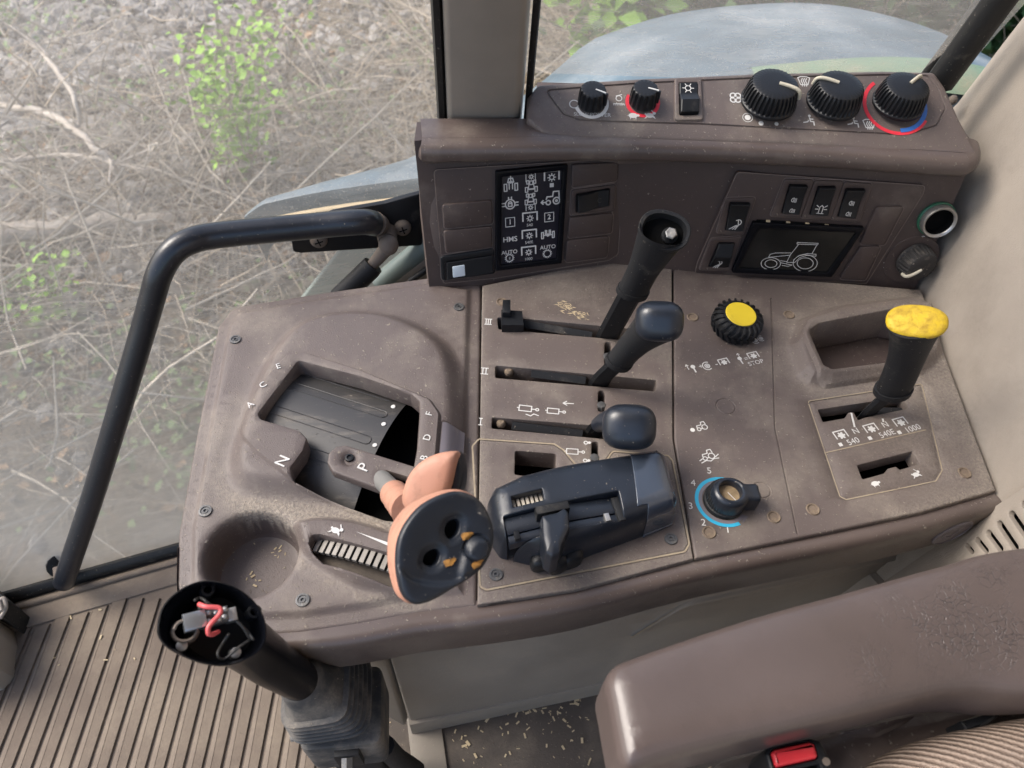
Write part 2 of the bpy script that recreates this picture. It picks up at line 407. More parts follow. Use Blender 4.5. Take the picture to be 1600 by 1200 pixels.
M['armrest'] = mat('purple_brown_vinyl', (0.088, 0.067, 0.061), 0.36, 0.55, (0.060, 0.045, 0.040), 0.35, 14, 0.00007, 700, 0, cracks=1.0, drough=.45)
M['label'] = mat('grey_label', (0.15, 0.135, 0.15), 0.45, 0.4, DUST, 0.2, 60, scratch=0.2)
M['drum'] = mat('dark_drum', (0.045, 0.043, 0.042), 0.42, 0.5, DUST, 0.26, 40, 0.00005, 900, 0.1, stretch=(0.5, 2.0, 1))
M['rib'] = mat('worn_ribbed_grey', (0.31, 0.285, 0.25), 0.5, 0.4, (0.10, 0.085, 0.07), 0.35, 150)
M['wirered'] = mat('red_wire', (0.62, 0.10, 0.10), 0.4, 0.5)
M['wiregrey'] = mat('grey_wire', (0.035, 0.033, 0.030), 0.5, 0.4, DUST, 0.3, 100)
M['paint'] = mat('faded_blue_paint', (0.075, 0.108, 0.130), 0.45, 0.45, (0.34, 0.35, 0.34), 0.46, 8, 0.0003, 300, 1.3, var=.35)
M['paintgreen'] = mat('green_tan_paint', (0.13, 0.20, 0.13), 0.6, 0.35, (0.27, 0.22, 0.15), 0.6, 14, 0.0003, 300, 0.5)
M['teal'] = mat('pale_teal_paint', (0.17, 0.215, 0.20), 0.5, 0.4, (0.24, 0.24, 0.21), 0.4, 10)
M['seal'] = mat('window_seal_rubber', (0.012, 0.012, 0.012), 0.55, 0.4, DUST, 0.15, 60, 0.0002, 500, 0.4)
M['rail'] = mat('black_rail_paint', (0.013, 0.015, 0.020), 0.30, 0.55, DUST, 0.1, 40, 0.0001, 300, 0.1, scratch=0.2)
M['rusty'] = mat('dusty_rusty_steel', (0.15, 0.122, 0.10), 0.75, 0.3, (0.09, 0.06, 0.04), 0.35, 90)
# ================================================================== CONSOLE
console = thing('control_console', 'brown moulded tractor control console with slots, cup holder and dusty surfaces along the window', 'control console', P(700, 700))
SC = {}
def screw_at(F, px, parent, dirty=False, r=0.0042, h=0.0):
    key = 'd' if dirty else 'c'
    if key not in SC:
        f = Frame((0, 0, 0), (1, 0, 0), (0, 1, 0))
        if dirty: prof = [(r*1.25, 0.0001), (r*1.1, 0.0011), (r*0.9, 0.0008), (r*0.8, -0.0006), (r*0.25, -0.0004)]
        else: prof = [(r*1.15, 0.0001), (r*1.1, 0.0012), (r*0.8, 0.0013), (r*0.72, 0.0006), (r*0.5, 0.0006), (r*0.45, 0.0012), (r*0.3, 0.0012), (r*0.26, -0.0004)]
        V, Fc = lathe(f, prof, 20)
        me = bpy.data.meshes.new('screw'); me.from_pydata(V.tolist(), [], Fc); me.shade_smooth(); me.set_sharp_from_angle(angle=0.6)
        me.materials.append(M['dirty_screw' if dirty else 'screw']); SC[key] = me
    o = bpy.data.objects.new('screw', SC[key]); COL.objects.link(o); o.parent = parent
    G = F.at(px[0], px[1], h)
    mt = Matrix((G.u, G.v, G.n)).transposed().to_4x4(); mt.translation = Vector(G.hit(px[0], px[1])) - root_loc(parent)
    o.matrix_local = mt
    return o

# ---- gear panel (the part under the range lever)
out = rnd(F0.t([(752, 440), (745, 944)]) + F0.t([(650, 955), (560, 972), (470, 985), (400, 988), (325, 975), (283, 945), (273, 915), (275, 830), (301, 690), (338, 505), (362, 474), (500, 452), (670, 428)]),
          [0.002, 0.001, 0.03, 0.03, 0.03, 0.02, 0.02, 0.02, 0.02, 0.04, 0.04, 0.012, 0.016, 0.02, 0.01])
mound = F0.t(spline([(351, 743), (353, 709), (372, 650), (390, 600), (418, 550), (455, 510), (503, 490), (559, 484), (615, 490), (663, 509), (702, 535), (722, 566), (731, 610), (733, 657), (733, 743), (728, 800), (690, 835), (620, 822), (560, 800), (510, 792), (446, 790), (390, 783), (362, 768)], 3, True))
FH = 0.017
frame_o = F0.t(rnd([(368, 655), (383, 622), (446, 553), (477, 549), (563, 576), (672, 622), (688, 645), (683, 705), (664, 780), (640, 812), (618, 818), (563, 790), (459, 751), (400, 706), (375, 678)], 14), FH)
openg = F0.t(rnd([(466, 563), (481, 567), (563, 588), (641, 615), (655, 627), (655, 645), (651, 700), (643, 745), (628, 786), (612, 798), (596, 796), (456, 746), (454, 730), (474, 703), (480, 684), (468, 671), (407, 653), (403, 646)], 7), FH)
wheel_h = F0.t(spline([(457, 817), (459, 838), (468, 864), (487, 884), (543, 918), (590, 930), (650, 936), (690, 900), (680, 850), (610, 826), (552, 810), (494, 806)], 3, True))
WH = 0.009
wslot = F0.t(rnd([(482, 848), (487, 836), (500, 835), (650, 876), (662, 890), (655, 918), (640, 921), (605, 911), (503, 875), (488, 862)], 6), WH)
cup_c = F0.uv(385, 872); cupp = circ(cup_c[0]+0.002, cup_c[1]+0.004, 0.0325, 40)
cup_k = [(-0.006, 0), (-0.003, -0.0004), (-0.001, -0.0016), (0.0004, -0.005), (0.0010, -0.014), (0.0018, -0.029), (0.004, -0.0325), (0.007, -0.0335)]
lab = F0.t(rnd([(691, 660), (727, 664), (724, 716), (686, 711)], 4), FH*0.7)
def dust_gear(XY, so_):
    d = sdf(XY, resample(ccw(mound), 0.004)); e = sdf(XY, resample(ccw(wheel_h), 0.004)); c = sdf(XY, cupp)
    lowm = np.clip((0.315-XY[:, 1])/0.06, 0, 1)
    f = np.exp(-((d+0.004)/0.006)**2)*(0.08+0.75*lowm) + 0.55*np.exp(-((e+0.003)/0.004)**2)*np.clip((0.29-XY[:, 1])/0.05, 0, 1)
    q = np.array(F0.uv(425, 800)); f += 0.8*np.exp(-(((XY-q)/np.array([0.026, 0.012]))**2).sum(1))
    return np.clip(f, 0, 0.95)*(c < 0.001)
gear_panel = relief('gear_panel', F0, out, M['brown'], console,
    feats=[(out, [(0, -0.004), (0.0085, -0.004)] + [(0.0085+0.006*k/4, -0.004+0.004*(3*(k/4)**2-2*(k/4)**3)) for k in range(1, 5)]),
           (mound, ramp(0, 0.020, FH-0.003, 7)), (frame_o, ramp(-0.0008, 0.0016, 0.003, 3)),
           (wheel_h, ramp(0, 0.009, WH, 5)), (cupp, cup_k), (offset(ccw(lab), 0), groove(0.0008, 0.0006))],
    holes=[(openg, 0.003, 0.014), (wslot, 0.0022, 0.012)], edge=0.003, depth=0.030, step=0.010, dust=dust_gear)
# what lies in the gear opening
pv = [(*F0.uv(x, y, 0.0), 0) for x, y in ((390, 530), (735, 550), (735, 815), (480, 800), (455, 770))]
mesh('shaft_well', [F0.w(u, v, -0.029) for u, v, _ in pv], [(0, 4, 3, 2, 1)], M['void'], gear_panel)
c0, c1 = P(430, 560, 0.004), P(668, 700, 0.004)
# the drum: part of a cylinder whose ridges run along the slot
dax = np.array([*(np.array(F0.uv(600, 632))-np.array(F0.uv(430, 578))), 0.0]); dax /= np.linalg.norm(dax); dper = np.array([-dax[1], dax[0], 0]); 
dcen = P(520, 655, 0.0); L0, L1 = -0.062, 0.0475
rings = []
prof = []
for k in range(61):
    a = (k-30)/30; s = a*0.062; z = 0.006-0.5*(s**2)/0.085
    g = 0
    prof.append((s, z, g))
nl = 24
for i in range(nl+1):
    l = L0+(L1-L0)*i/nl; row = []
    for s, z, g in prof: row.append(dcen+dax*l+dper*s+np.array([0, 0, z]))
    rings.append(row)
V, Fc = loft(rings, False, False, closed=False)
dr = mesh('shift_drum', V, [f[::-1] for f in Fc], M['drum'], gear_panel, 60)
# long shallow ridges and white dots on the drum
def drum_pt(l, s, h=0.0): return dcen+dax*l+dper*s+np.array([0, 0, 0.006-0.5*s*s/0.085+h])
def drum_ls(px, py):
    r = P(px, py, 0.004)-dcen; return float(r@dax), float(r@dper)
parts = []
for a, b, wd in (((480, 576), (600, 632), 0.0035), ((452, 601), (590, 662), 0.0035), ((425, 640), (570, 694), 0.0035), ((478, 700), (545, 728), 0.0035)):
    la, sa = drum_ls(*a); lb, sb = drum_ls(*b)
    path = [drum_pt(la, sa-wd, .0003), drum_pt(lb, sa-wd, .0003)] + [drum_pt(lb+wd*math.sin(t), sa-wd*math.cos(t), .0003) for t in np.linspace(0.3, math.pi-0.3, 5)] + [drum_pt(lb, sa+wd, .0003), drum_pt(la, sa+wd, .0003)]
    parts.append(tube(path, 0.00035, 5))
V, Fc = join(parts); mesh('raised_track', V, Fc, M['drum'], gear_panel, 60)
for px in ((614, 633), (600, 665), (586, 697)):
    l, s = drum_ls(*px); G = Frame(drum_pt(l, s, 0.0004), dax, dper); V, Fc = lathe(G, [(0.0019, 0), (0.0016, 0.0004)], 14); mesh('white_dot', V, Fc, M['white'], gear_panel)
# P bridge
FP = F0.sub(0, 0, FH)
pb = FP.t(rnd([(511, 722), (514, 707), (525, 697), (541, 695), (650, 729), (664, 742), (650, 782), (630, 776), (588, 762), (520, 737)], 8))
pbh = FP.t(rnd([(588, 745), (592, 737), (604, 735), (640, 746), (632, 772), (610, 768)], 6))
relief('shift_bridge', FP, pb, M['brown'], gear_panel, holes=[(pbh, 0.0015, 0.006)], feats=[(circ(*FP.uv(546, 716), 0.0072, 24), [(-0.001, 0), (0.0008, -0.0012), (0.003, -0.003)])], edge=0.0015, depth=0.006, step=0.006, ds=0.003)
V, Fc = lathe(FP.at(546, 716, -0.0028), [(0.0034, 0), (0.0032, 0.0014), (0.002, 0.0016), (0.0018, 0.0004), (0.001, 0.0004)], 18); mesh('bridge_bolt', V, Fc, M['black'], gear_panel)
for px, ch, sz, r in (((435, 573), 'E', 0.0062, 0.45), ((411, 602), 'C', 0.0062, 0.75), ((391, 633), 'A', 0.0062, 0.85), ((442, 721), 'N', 0.0098, 1.15), ((569, 731), 'P', 0.0098, 1.15), ((671, 647), 'F', 0.0062, 1.3), ((668, 684), 'D', 0.0062, 1.3), ((663, 716), 'B', 0.0062, 1.3)):
    text('raised_letter', FP, px, ch, sz*1.25, M['white'], gear_panel, r, 0.0001, ext=0.0003)
FW_ = F0.sub(0, 0, FH*0.72)
def gear_z(XY):
    k1, k2 = np.array(ramp(0, 0.020, FH-0.003, 7)), np.array(ramp(-0.0008, 0.0016, 0.003, 3)); XY = np.array(XY)
    return np.interp(sdf(XY, resample(ccw(mound), .004)), k1[:, 0], k1[:, 1])+np.interp(sdf(XY, resample(ccw(frame_o), .004)), k2[:, 0], k2[:, 1])
lq = [F0.uv(*p, .012) for p in ((692, 662), (726, 665), (723, 714), (687, 710))]; n_ = 8
V = [(*(np.array(lq[0])*(1-s)*(1-t)+np.array(lq[1])*s*(1-t)+np.array(lq[2])*s*t+np.array(lq[3])*(1-s)*t), 0) for t in np.linspace(0, 1, n_) for s in np.linspace(0, 1, n_)]
V = np.array(V); V[:, 2] = gear_z(V[:, :2])+.0006; Fc = [(j*n_+i, (j+1)*n_+i, (j+1)*n_+i+1, j*n_+i+1) for j in range(n_-1) for i in range(n_-1)]
mesh('blank_label', V, Fc, M['label'], gear_panel)
for px, d in (((368, 531), 0), ((717, 480), 0), ((321, 799), 0), ((473, 938), 0)): screw_at(F0, px, gear_panel)
# ridged thumb wheel in its slot
wa = np.array(F0.uv(497, 846, .006)); wb = np.array(F0.uv(645, 890, .006)); wd_ = (wb-wa)/np.linalg.norm(wb-wa); wp = np.array([-wd_[1], wd_[0]])
G = Frame(F0.w(*((wa+wb)/2), 0), (*wd_, 0), (*wp, 0))
Lw = np.linalg.norm(wb-wa)
FB = G.sub(0, 0, 0)
ribs = []
R_ = 0.13; na = 17
for k in range(na):
    a0 = (k-na/2)/na*Lw/R_*1.25; a1 = a0+Lw/R_*1.25/na*0.62
    row = []
    for vv in (-0.0052, 0.0056):
        for a in (a0, a1): row.append((R_*math.sin(a), vv, R_*math.cos(a)-R_+0.0055))
    top = [G.w(x, y, z) for x, y, z in row]; bot = [G.w(x*0.97, y, z-0.003) for x, y, z in row]
    ribs.append((np.array(top+bot), [(0, 1, 3, 2), (4, 6, 7, 5), (0, 4, 5, 1), (2, 3, 7, 6), (0, 2, 6, 4), (1, 5, 7, 3)]))
tw = thing('thumb_wheel', 'ribbed grey thumb wheel half sunk in the slot beside the cup holder', 'thumb wheel', G.o)
V, Fc = join([([G.w(R_*math.sin(a), vv, R_*math.cos(a)-R_+0.0045) for a in np.linspace(-Lw/R_*.62, Lw/R_*.62, 14) for vv in (-0.0054, 0.0058)], [(2*i, 2*i+2, 2*i+3, 2*i+1) for i in range(13)])]); mesh('wheel_core', V, Fc, M['void'], tw)
for r in ribs: mesh('rib', r[0], r[1], M['rib'], tw, 0)
V, Fc = boxF(G, -0.040, 0.044, -0.016, 0.010, -0.012, -0.0065); mesh('slot_floor', V, Fc, M['darkfloor'], gear_panel)
V, Fc = fillp(F0, F0.t([(556, 831), (612, 850), (610, 855)], WH), WH+.0006)
Fwh = F0.sub(0, 0, WH)
mesh('wedge_mark', V, Fc, M['white'], gear_panel)
TURTLE = dict(lines=[], fills=[arc(0, 0, .7, 0, 360, 14, .45), arc(.8, .05, .22, 0, 360, 8), [(-.5, -.3), (-.25, -.3), (-.4, -.75)], [(.25, -.3), (.5, -.3), (.5, -.75)], [(-.65, 0), (-1, -.15), (-.6, .15)]])
RABBIT = dict(lines=[], fills=[arc(-.1, -.1, .62, 0, 360, 14, .42), arc(.6, .3, .26, 0, 360, 10), [(.55, .45), (.15, 1), (.05, .9), (.45, .35)], [(.2, -.3), (.8, -.7), (.6, -.2)], [(-.5, -.2), (-1, -.7), (-.6, -.6)], arc(-.75, .1, .16, 0, 360, 8)])
symbol('rabbit_symbol', Fwh, (526, 829), size=0.0052, mat=M['white'], parent=gear_panel, rot=-0.4, h=.0007, **RABBIT)
# straw crumbs lying in the cup holder and on the panel
def crumbs(name, spots, parent, zf, n, smin=.0006, smax=.0016):
    parts = []
    for _ in range(n):
        c, s = spots[rng.integers(len(spots))]; p = np.array(c)+rng.normal(0, 1, 2)*np.array(s); L = rng.uniform(smin, smax)*1.6; wd = L*rng.uniform(.2, .5); a = rng.uniform(0, 6.28)
        G = Frame((p[0], p[1], zf(p)), (math.cos(a), math.sin(a), rng.uniform(-.2, .2)), (-math.sin(a), math.cos(a), 0))
        parts.append(boxF(G, -L, L, -wd, wd, 0, wd*.8))
    V, Fc = join(parts); return mesh(name, V, Fc, M['chaff'], parent, 0, kind='stuff')
crumbs('cup_crumbs', [(F0.uv(395, 853, -.0335), (.012, .003)), (F0.uv(438, 862, -.0335), (.003, .004)), (F0.uv(395, 905, -.0335), (.008, .003))], gear_panel, lambda p: -0.0333, 16, .0004, .0010)

# ---- lever panel (three slots and the hitch control)
lp_out = F0.t([(753.5, 446), (955, 405), (1050, 420), (1051.5, 685), (1056, 712), (1084, 873), (900, 921), (746, 945)])
slotIII = F0.t(rnd([(777, 496), (800, 496), (990, 514), (1012, 518), (1010, 534), (990, 532), (779, 514)], 3))
slotII = F0.t(rnd([(774, 571), (1026, 594), (1025, 611), (774, 590)], 3))
slotI = F0.t(rnd([(769, 652), (1018, 672), (1017, 692), (768, 669)], 3))
pill = [F0.t(rnd([(x-5.5, y0), (x+5.5, y0), (x+5, y1), (x-6, y1)], 5)) for x, y0, y1 in ((950, 534, 570), (940, 610, 643), (930, 690, 724))]
rect = F0.t(rnd([(805, 704), (869, 709), (868, 748), (804, 741)], 4))
border = F0.t(rnd([(738, 697), (748, 686), (866, 694), (880, 703), (908, 736), (937, 736), (957, 705), (1044, 712), (1051, 720), (1077, 850), (1070, 862), (760, 922), (750, 917)], 7))
lever_panel = relief('lever_panel', F0, lp_out, M['brown'], console,
    feats=[(border, groove(0.0013, 0.0007))],
    holes=[(slotIII, .001, .022), (slotII, .001, .022), (slotI, .001, .022), (rect, .001, .02)] + [(p, .0007, .012) for p in pill], edge=0.0012, depth=0.03, step=0.009, dust=lambda XY, so_: np.clip(.30*np.exp(-(so_/.004)**2)+.30*np.exp(-(sdf(XY, resample(ccw(border), .004))/.004)**2)+.22*np.clip((XY[:, 1]-.455)/.05, 0, 1)+.14*sum(np.exp(-(sdf(XY, resample(ccw(s), .004))/.006)**2) for s in (slotI, slotII, slotIII)), 0, .6))
V, Fc = join(ribbon(F0, [border+[border[0]]], 0.0013, 0.0002)); mesh('dusty_groove', V, Fc, M['dustline'], lever_panel, 180)
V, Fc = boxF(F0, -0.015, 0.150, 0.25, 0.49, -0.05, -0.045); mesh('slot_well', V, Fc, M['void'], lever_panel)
for a, b in (((815, 505), (925, 524)), ((830, 583), (915, 594)), ((800, 664), (910, 678))):   # guide plates seen inside the slots
    p, q = P(*a, -.006), P(*b, -.006); V, Fc = tube([p, q], .0045, 4); mesh('slot_guide', V, Fc, M['rubber'], lever_panel)
for a in ((795, 581), (783, 662)):
    V, Fc = sellip(P(*a, -.006), [(.004, 0, 0), (0, .0045, 0), (0, 0, .004)], .9, 10, 6); mesh('slot_stop', V, Fc, M['dirty_screw'], lever_panel)
for px in ((948, 561), (939, 637), (928, 719)):
    G = F0.at(*px, -.004); V, Fc = lathe(G, [(.0042, -.004), (.0042, .003), (.0032, .0045), (.001, .0047)], 16, lambda i, a: 1+.06*math.cos(8*a)); mesh('slide_screw', V, Fc, M['screw'], lever_panel)
for px, d in (((784, 472), 1), ((775, 898), 0), ((1048, 842), 0)): screw_at(F0, px, lever_panel, d)
rl = F0.dirang(763, 503, 20, 2)
for px, k in (((763, 503), 3), ((757, 580), 2), ((751, 659), 1)):
    L = [[(-.9+.1, y), (.9-.1, y)] for y in (-.85, .85)] if k > 1 else [[(-.35, -.85), (.35, -.85)], [(-.35, .85), (.35, .85)]]
    L += [[(x, -.85), (x, .85)] for x in ((-.5, 0, .5) if k == 3 else ((-.35, .35) if k == 2 else (0,)))]
    symbol('roman_numeral', F0, px, L, 0.0038, M['white'], lever_panel, .22, rl+.05)
CYL = [[(-1, .35), (.3, .35), (.3, -.35), (-1, -.35), (-1, .35)], [(.3, 0), (.75, 0)], arc(.9, 0, .16, 0, 360, 8), [(-1, 0), (-1.2, 0)]]
symbol('cylinder_symbol', F0, (826, 639), CYL + [[(-.2, -.75), (.3, -.9), (.6, -.6), (1.1, -.75)]], 0.0078, M['white'], lever_panel, .11, -.12)
symbol('cylinder_symbol', F0, (869, 643), CYL, 0.0072, M['white'], lever_panel, .12, -.1)
symbol('arrow_symbol', F0, (888, 631), [[(1, 0), (-1, .1)], [(-.3, .55), (-1, .1), (-.3, -.4)]], 0.0043, M['white'], lever_panel, .2, 0)
symbol('cylinder_symbol', F0, (899, 706), CYL, 0.0068, M['white'], lever_panel, .11, -.05)
for px in ((917, 692), (916, 720)): symbol('lock_symbol', F0, px, [arc(-.3, 0, .5, 0, 360, 10), [(.2, 0), (1, 0)], arc(.7, 0, .3, 0, 360, 8)], 0.0028, M['white'], lever_panel, .3, 0)
# pale scuff near the top slot
parts = []
for _ in range(70):
    t = rng.uniform(0, 1); c = np.array(F0.uv(868+t*46+rng.normal(0, 5), 471+t*26+rng.normal(0, 3))); a = -0.5+rng.normal(0, .5); L = rng.uniform(.0006, .0032)
    d = np.array([math.cos(a), math.sin(a)])*L; n = np.array([-d[1], d[0]])*rng.uniform(.08, .3)
    parts.append(fillp(F0, [tuple(c-d), tuple(c-n), tuple(c+d), tuple(c+n)], .00025+rng.uniform(0, .0002)))
V, Fc = join(parts); mesh('paint_scuff', V, Fc, M['chaff'], lever_panel, 180, kind='stuff')

# ---- power take-off panel (right)
pp_out = F0.t([(1053, 420), (1440, 452), (1470, 535), (1520, 670), (1557, 766), (1440, 800), (1300, 830), (1086, 873), (1057.5, 712), (1053.5, 685)])
binm = F0.t(rnd([(1226, 540), (1240, 500), (1300, 478), (1420, 462), (1466, 480), (1478, 560), (1440, 590), (1300, 607), (1262, 606), (1240, 588)], 18))
BH = 0.012
bin_o = F0.t(rnd([(1250, 512), (1262, 498), (1300, 487), (1390, 474), (1425, 474), (1445, 500), (1450, 560), (1400, 579), (1296, 594), (1282, 584)], 9), BH)
bin_i = F0.t(rnd([(1265, 517), (1280, 506), (1396, 484), (1420, 488), (1436, 548), (1400, 563), (1300, 575), (1288, 570)], 7), BH)
pslot = F0.t(rnd([(1278, 640), (1412, 620), (1419, 638), (1352, 652), (1341, 656), (1334, 644), (1326, 644), (1320, 653), (1286, 659)], 2))
lslot = F0.t(rnd([(1340, 727), (1426, 705), (1437, 724), (1406, 733), (1400, 728), (1388, 731), (1384, 738), (1348, 748)], 2))
pframe = F0.t(rnd([(1262, 627), (1440, 600), (1472, 735), (1462, 752), (1322, 781), (1312, 776)], 4))
seam = [F0.uv(1205, 466), F0.uv(1211, 668), F0.uv(1246, 834)]
gpoly = lambda line, wd: [(x+wd, y) for x, y in line]+[(x-wd, y) for x, y in line[::-1]]
discs = [circ(*F0.uv(1134, 635), .0078, 26), circ(*F0.uv(1190, 766), .0068, 26)]
pto_panel = relief('pto_panel', F0, pp_out, M['brown'], console,
    feats=[(binm, ramp(0, .013, BH-.002, 6)), (bin_o, ramp(-.0004, .0018, .0034, 3)), (pframe, [(-.0008, 0), (0, -.0006), (.0012, -.0006), (.002, .0)]),
           (gpoly(seam, .0005), [(-.0004, 0), (.0003, -.0012)])] + [(d, groove(.0007, .0005)) for d in discs],
    holes=[(bin_i, .004, .034), (pslot, .0008, .012), (lslot, .0015, .012)], edge=0.002, depth=0.035, step=0.014,
    dust=lambda XY, so_: np.clip(0.34*np.clip((XY[:, 0]-.24)/.12, 0, 1)+0.35*np.exp(-(so_/.006)**2)*(XY[:, 0] > .3)+.35*np.exp(-((sdf(XY, resample(ccw(binm), .004))+.004)/.006)**2), 0, .7))
V, Fc = fillp(F0, bin_o, -.026); mesh('bin_floor', V, Fc, M['brown_face'], pto_panel)
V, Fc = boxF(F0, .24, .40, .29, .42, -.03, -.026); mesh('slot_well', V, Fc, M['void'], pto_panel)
pfl = F0.t([(1288, 708), (1446, 672)])
V, Fc = join(ribbon(F0, [pframe[1:]+[pframe[0]], pfl], 0.0009, .0003)); mesh('dusty_groove', V, Fc, M['dustline'], pto_panel, 180)
for px, d in (((1082, 496), 1), ((1233, 492), 1), ((1270, 796), 1), ((1209, 808), 1), ((1108, 832), 1), ((1507, 739), 1)): screw_at(F0, px, pto_panel, d)
rp = F0.dirang(1331, 690, 40, -11)
for px, s in (((1331, 690), '540'), ((1384, 678), '540E'), ((1424, 670), '1000')): text('speed_number', F0, (px[0]+2, px[1]), s, 0.0074, M['white'], pto_panel, rp+.04)
for px in ((1337, 674), (1383, 664)): text('letter_n', F0, px, 'N', 0.0075, M['white'], pto_panel, rp)
PTOI = dict(lines=[[(-1, -.5), (-1, .8), (1, .8), (1, -.5)]], fills=[arc(0, -.1, .45, 0, 360, 12)] + [arc(.5*math.cos(a), -.1+.5*math.sin(a), .18, 0, 360, 6) for a in np.arange(0, 6.28, 1.05)])
for px in ((1314, 680), (1361, 670), (1407, 660)): symbol('shaft_symbol', F0, px, size=.0052, mat=M['white'], parent=pto_panel, wd=.2, rot=rp, **PTOI)
for px in ((1313, 695), (1359, 685), (1405, 676)): symbol('square_mark', F0, px, [], .0016, M['white'], pto_panel, fills=[[(-1, -1), (1, -1), (1, 1), (-1, 1)]], rot=rp)
for a, b in (((1330, 646), (1335, 667)), ((1379, 655), (1380, 659))):
    V, Fc = join(ribbon(F0, [F0.t([a, b])], .0015, .0003)); mesh('neutral_line', V, Fc, M['white'], pto_panel, 180)
symbol('turtle_symbol', F0, (1367, 756), size=.0046, mat=M['white'], parent=pto_panel, rot=rp, **TURTLE)
symbol('rabbit_symbol', F0, (1431, 741), size=.0046, mat=M['white'], parent=pto_panel, rot=rp, **RABBIT)
LEVI = dict(lines=[[(0, -1), (0, .2)]], fills=[arc(0, .45, .5, 0, 360, 10)])
def row(items, parent):
    for px, kind, s in items:
        if kind == 'lev': symbol('lever_symbol', F0, px, size=s, mat=M['white'], parent=parent, wd=.3, rot=rp, **LEVI)
        elif kind == 'up': symbol('arrow_symbol', F0, px, [[(0, -1), (0, 1)], [(-.5, .4), (0, 1), (.5, .4)]], s, M['white'], parent, .22, rp)
        elif kind == 'pto': symbol('shaft_symbol', F0, px, size=s, mat=M['white'], parent=parent, wd=.2, rot=rp, **PTOI)
        elif kind == 'ring': symbol('shaft_symbol', F0, px, [arc(0, 0, .5), arc(0, 0, 1, 60, 300), arc(0, 0, .2)], s, M['white'], parent, .2, rp)
        else: text('sign_mark', F0, px, kind, s, M['white'], parent, rp)
row([((1074, 574), 'up', .0028), ((1084, 576), 'lev', .0042), ((1095, 573), '+', .007), ((1105, 572), 'ring', .0042), ((1119, 569), '-', .008), ((1131, 566), 'pto', .0044),
     ((1154, 556), 'up', .0026), ((1157, 563), 'lev', .0040), ((1166, 561), '=', .007), ((1177, 556), 'pto', .0046), ((1181, 567), 'STOP', .0062), ((1180, 532), 'ring', .0036), ((1189, 529), 'ring', .0030)], pto_panel)
TR = [arc(-.6, -.35, .3, 0, 360, 10), arc(.45, -.2, .45, 0, 360, 12), [(-.8, .0), (-.7, .35), (.05, .35), (.2, .85), (.75, .85), (.8, .3)], [(-.3, -.35), (0, -.35)]]
symbol('tractor_symbol', F0, (1096, 667), TR, .0050, M['white'], pto_panel, .16, .3, fills=[arc(-1.7, -.2, .4, 0, 360, 8)])
symbol('tractor_symbol', F0, (1106, 712), TR + [[(-1.4, -.9), (-.6, -.7), (0, -.95), (.6, -.7), (1.3, -.8)], [(-1.5, -.5), (-1, -.3)], [(.9, -.5), (1.5, -.2)]], .0056, M['white'], pto_panel, .14, .3)

# ---- apron along the front of the console
front = F0.t([(275, 850), (274, 915), (284, 948), (325, 978), (400, 991), (470, 988), (560, 975), (650, 958), (746, 947), (900, 923), (1086, 875), (1300, 832), (1440, 802), (1560, 768)])
front = [np.array(q) for q in spline(front, 4)]
nrm = []
for i in range(len(front)):
    t = front[min(i+1, len(front)-1)]-front[max(i-1, 0)]; t /= np.linalg.norm(t); nrm.append(np.array([t[1], -t[0]]))
prof = [(-.006, -.0055), (-.001, -.0045), (.004, -.0035), (.0075, -.0042), (.0100, -.0065), (.0112, -.0095), (.0114, -.014), (.0105, -.046), (.009, -.049), (.004, -.050), (-.03, -.050)]
apk = lambda i: min(1, max(0.02, (front[i][0]+.20)/.10))
rings = [[(*(front[i]+nrm[i]*d*apk(i)), z) for d, z in prof] for i in range(len(front))]
V, Fc = loft(rings, False, False, closed=False)
apron = mesh('console_apron', V, [f[::-1] for f in Fc], M['brown_gloss'], console, 50)
plug_i = np.argmin([abs(f[0]-P(1484, 814, -.03)[0]) for f in front]); tt = front[plug_i+1]-front[plug_i-1]; tt /= np.linalg.norm(tt)
FA = Frame((*(front[plug_i]+nrm[plug_i]*.0108), -.028), (*tt, 0), (0, 0, 1))
V, Fc = lathe(FA, [(.0165, -.003), (.0165, .0012), (.0150, .0020), (.0146, .0009), (.0095, .0009), (.009, .0014), (.0055, .0014), (.005, .0006)], 36); mesh('round_plug', V, Fc, M['label'], console)

# ================================================================== DASH BANK
T10 = math.tan(math.radians(11))
A_, B_, C_, D_ = P(664, 448), P(958, 412), P(1080, 424), P(1470, 443)
TLT = [math.radians(17), math.radians(14), math.radians(12)]
def tilt_frame(a, b, tl):
    u = (b-a)/np.linalg.norm(b-a); back = np.cross((0, 0, 1), u); v = np.array([0, 0, 1.0])*math.cos(tl)+back*math.sin(tl); return Frame(a, u, v)
F1, F2, F3 = tilt_frame(A_, B_, TLT[0]), tilt_frame(B_, C_, TLT[1]), tilt_frame(C_, D_, TLT[2])
def corner(z):
    def off(a, b, tl):
        u = (b-a)/np.linalg.norm(b-a); bk = np.cross((0, 0, 1), u); return (a+bk*z*math.tan(tl))[:2], u[:2]
    L = [off(A_, B_, TLT[0]), off(B_, C_, TLT[1]), off(C_, D_, TLT[2])]; pts = [L[0][0]]
    for i in range(2):
        (p, u), (q, v) = L[i], L[i+1]; s = np.linalg.solve(np.array([u, -v]).T, q-p); pts.append(p+u*s[0])
    pts.append(L[2][0]+L[2][1]*(.4085-L[2][0][0])/L[2][1][0]); return pts
rings = []
for z in (-.03, .115, .1285):
    c = corner(z); c[0] = c[0]+np.array([0.004, 0]); rings.append([(*q, z) for q in c] + [(.4085, .635, z), (.035, .635, z), (.03, .568, z), (c[0][0], .564, z)])
V, Fc = loft(rings); bank = mesh('dash_housing', V, Fc, M['brown_face'], console, 20)
